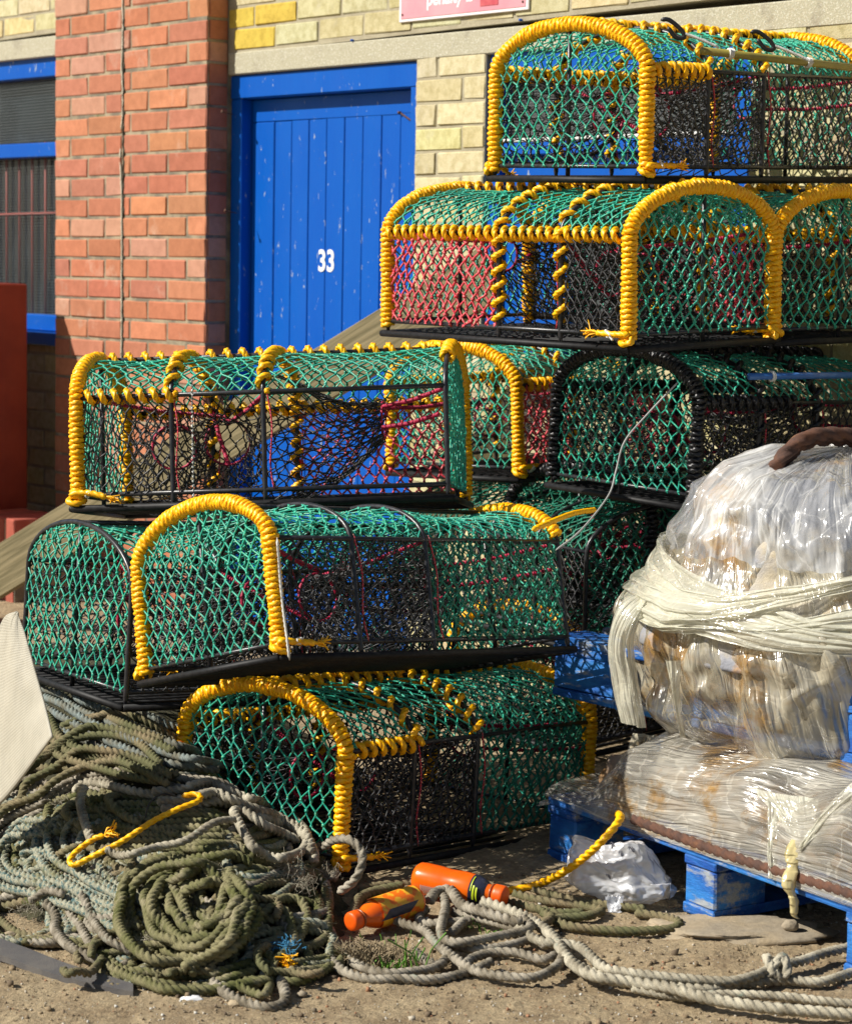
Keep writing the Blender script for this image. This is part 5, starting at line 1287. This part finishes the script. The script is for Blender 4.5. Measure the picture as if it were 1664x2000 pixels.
for px, py, w_ in ((1195, 1652, .020), (1232, 1660, .014), (1188, 1712, .008), (1212, 1668, .008)):
    dg_ = bpy.context.evaluated_depsgraph_get(); bpy.context.view_layer.update(); dg_ = bpy.context.evaluated_depsgraph_get()
    dd_ = Vector(ray(px, py)).normalized(); hit_, loc_, nrm_, _i, ob_, _m = bpy.context.scene.ray_cast(dg_, Vector(CAM)+dd_*4.2, dd_)
    if hit_ and ob_.name.startswith('bag_sheet'):
        c_ = np.array(loc_)+np.array(nrm_)*.0012; t1 = np.cross(np.array(nrm_), Z3); t1 /= np.linalg.norm(t1); t2 = np.cross(t1, np.array(nrm_))
        q = np.array([c_+t1*w_*math.cos(a_)*.5+t2*.006*math.sin(a_*1.7) for a_ in np.linspace(0, 5, 9)])-np.array(bag.location)
        mk('print_mark', [tube(q, .0011, 5)], M['print'], bag)
# ------------------------------------------------------------------ white woven sheet, left
wv = bpy.data.materials.new('woven_sheet'); wv.use_nodes = True
t_ = wv.node_tree; bs = t_.nodes['Principled BSDF']; bs.inputs['Roughness'].default_value = .6
at = t_.nodes.new('ShaderNodeAttribute'); at.attribute_name = 'flow'
def wave(ax):
    w_ = t_.nodes.new('ShaderNodeTexWave'); w_.bands_direction = ax; w_.inputs['Scale'].default_value = 36; w_.inputs['Distortion'].default_value = 1.2; w_.inputs['Detail'].default_value = 2; t_.links.new(at.outputs['Vector'], w_.inputs['Vector']); return w_
wa, wb_ = wave('X'), wave('Y')
mx = t_.nodes.new('ShaderNodeMath'); mx.operation = 'MULTIPLY'; t_.links.new(wa.outputs['Fac'], mx.inputs[0]); t_.links.new(wb_.outputs['Fac'], mx.inputs[1])
ns = t_.nodes.new('ShaderNodeTexNoise'); ns.inputs['Scale'].default_value = 9; ns.inputs['Detail'].default_value = 8
mc = t_.nodes.new('ShaderNodeMix'); mc.data_type = 'RGBA'; mc.inputs[6].default_value = (.50, .465, .375, 1); mc.inputs[7].default_value = (.35, .325, .26, 1)
t_.links.new(ns.outputs[0], mc.inputs[0]); t_.links.new(mc.outputs[2], bs.inputs['Base Color'])
bp = t_.nodes.new('ShaderNodeBump'); bp.inputs['Strength'].default_value = .5; bp.inputs['Distance'].default_value = .0012; t_.links.new(mx.outputs[0], bp.inputs['Height']); t_.links.new(bp.outputs[0], bs.inputs['Normal'])
EA = resn(catmull(np.array([pt(34, 1196, 4.60), pt(50, 1240, 4.57), pt(70, 1310, 4.52), pt(90, 1380, 4.47), pt(104, 1440, 4.42)]), .01), 40)
BT = resn(catmull(np.array([pt(104, 1440, 4.42), pt(78, 1475, 4.45), pt(45, 1520, 4.50), pt(5, 1568, 4.56), pt(-50, 1615, 4.62)]), .01), 40)
LF = resn(catmull(np.array([pt(34, 1196, 4.60), pt(5, 1215, 4.64), pt(-25, 1330, 4.68), pt(-45, 1500, 4.66), pt(-50, 1615, 4.62)]), .01), 40)
def sheetf(a, b):
    i = min(int(round(a*39)), 39); j = min(int(round(b*39)), 39)
    # Coons-like blend: a along EA / LF, b across
    p0 = EA[i]; 
    q0 = BT[j]; st = EA[0]*(1-b)+LF[0]*b
    pe = LF[i]
    r_ = p0*(1-b)+pe*b
    corr = (q0-(EA[-1]*(1-b)+LF[-1]*b))*a
    q = r_+corr
    q = q+np.array([0, -1, .3])*(.025*math.sin(b*math.pi)*math.sin(a*math.pi)+.004*nz(a*4, b*4, 1)); return q
sh = mk('woven_sheet', [grid(sheetf, 40, 40)], wv)
uu, vv_ = np.meshgrid(np.linspace(0, 1, 40), np.linspace(0, 1, 40), indexing='ij'); setflow(sh, np.stack([uu*.55, vv_*.7, 0*uu], -1).reshape(-1, 3))
md = sh.modifiers.new('thick', 'SOLIDIFY'); md.thickness = .003
tag(sh, 'stiff dirty white woven sheet curling at the left edge', 'sheet')
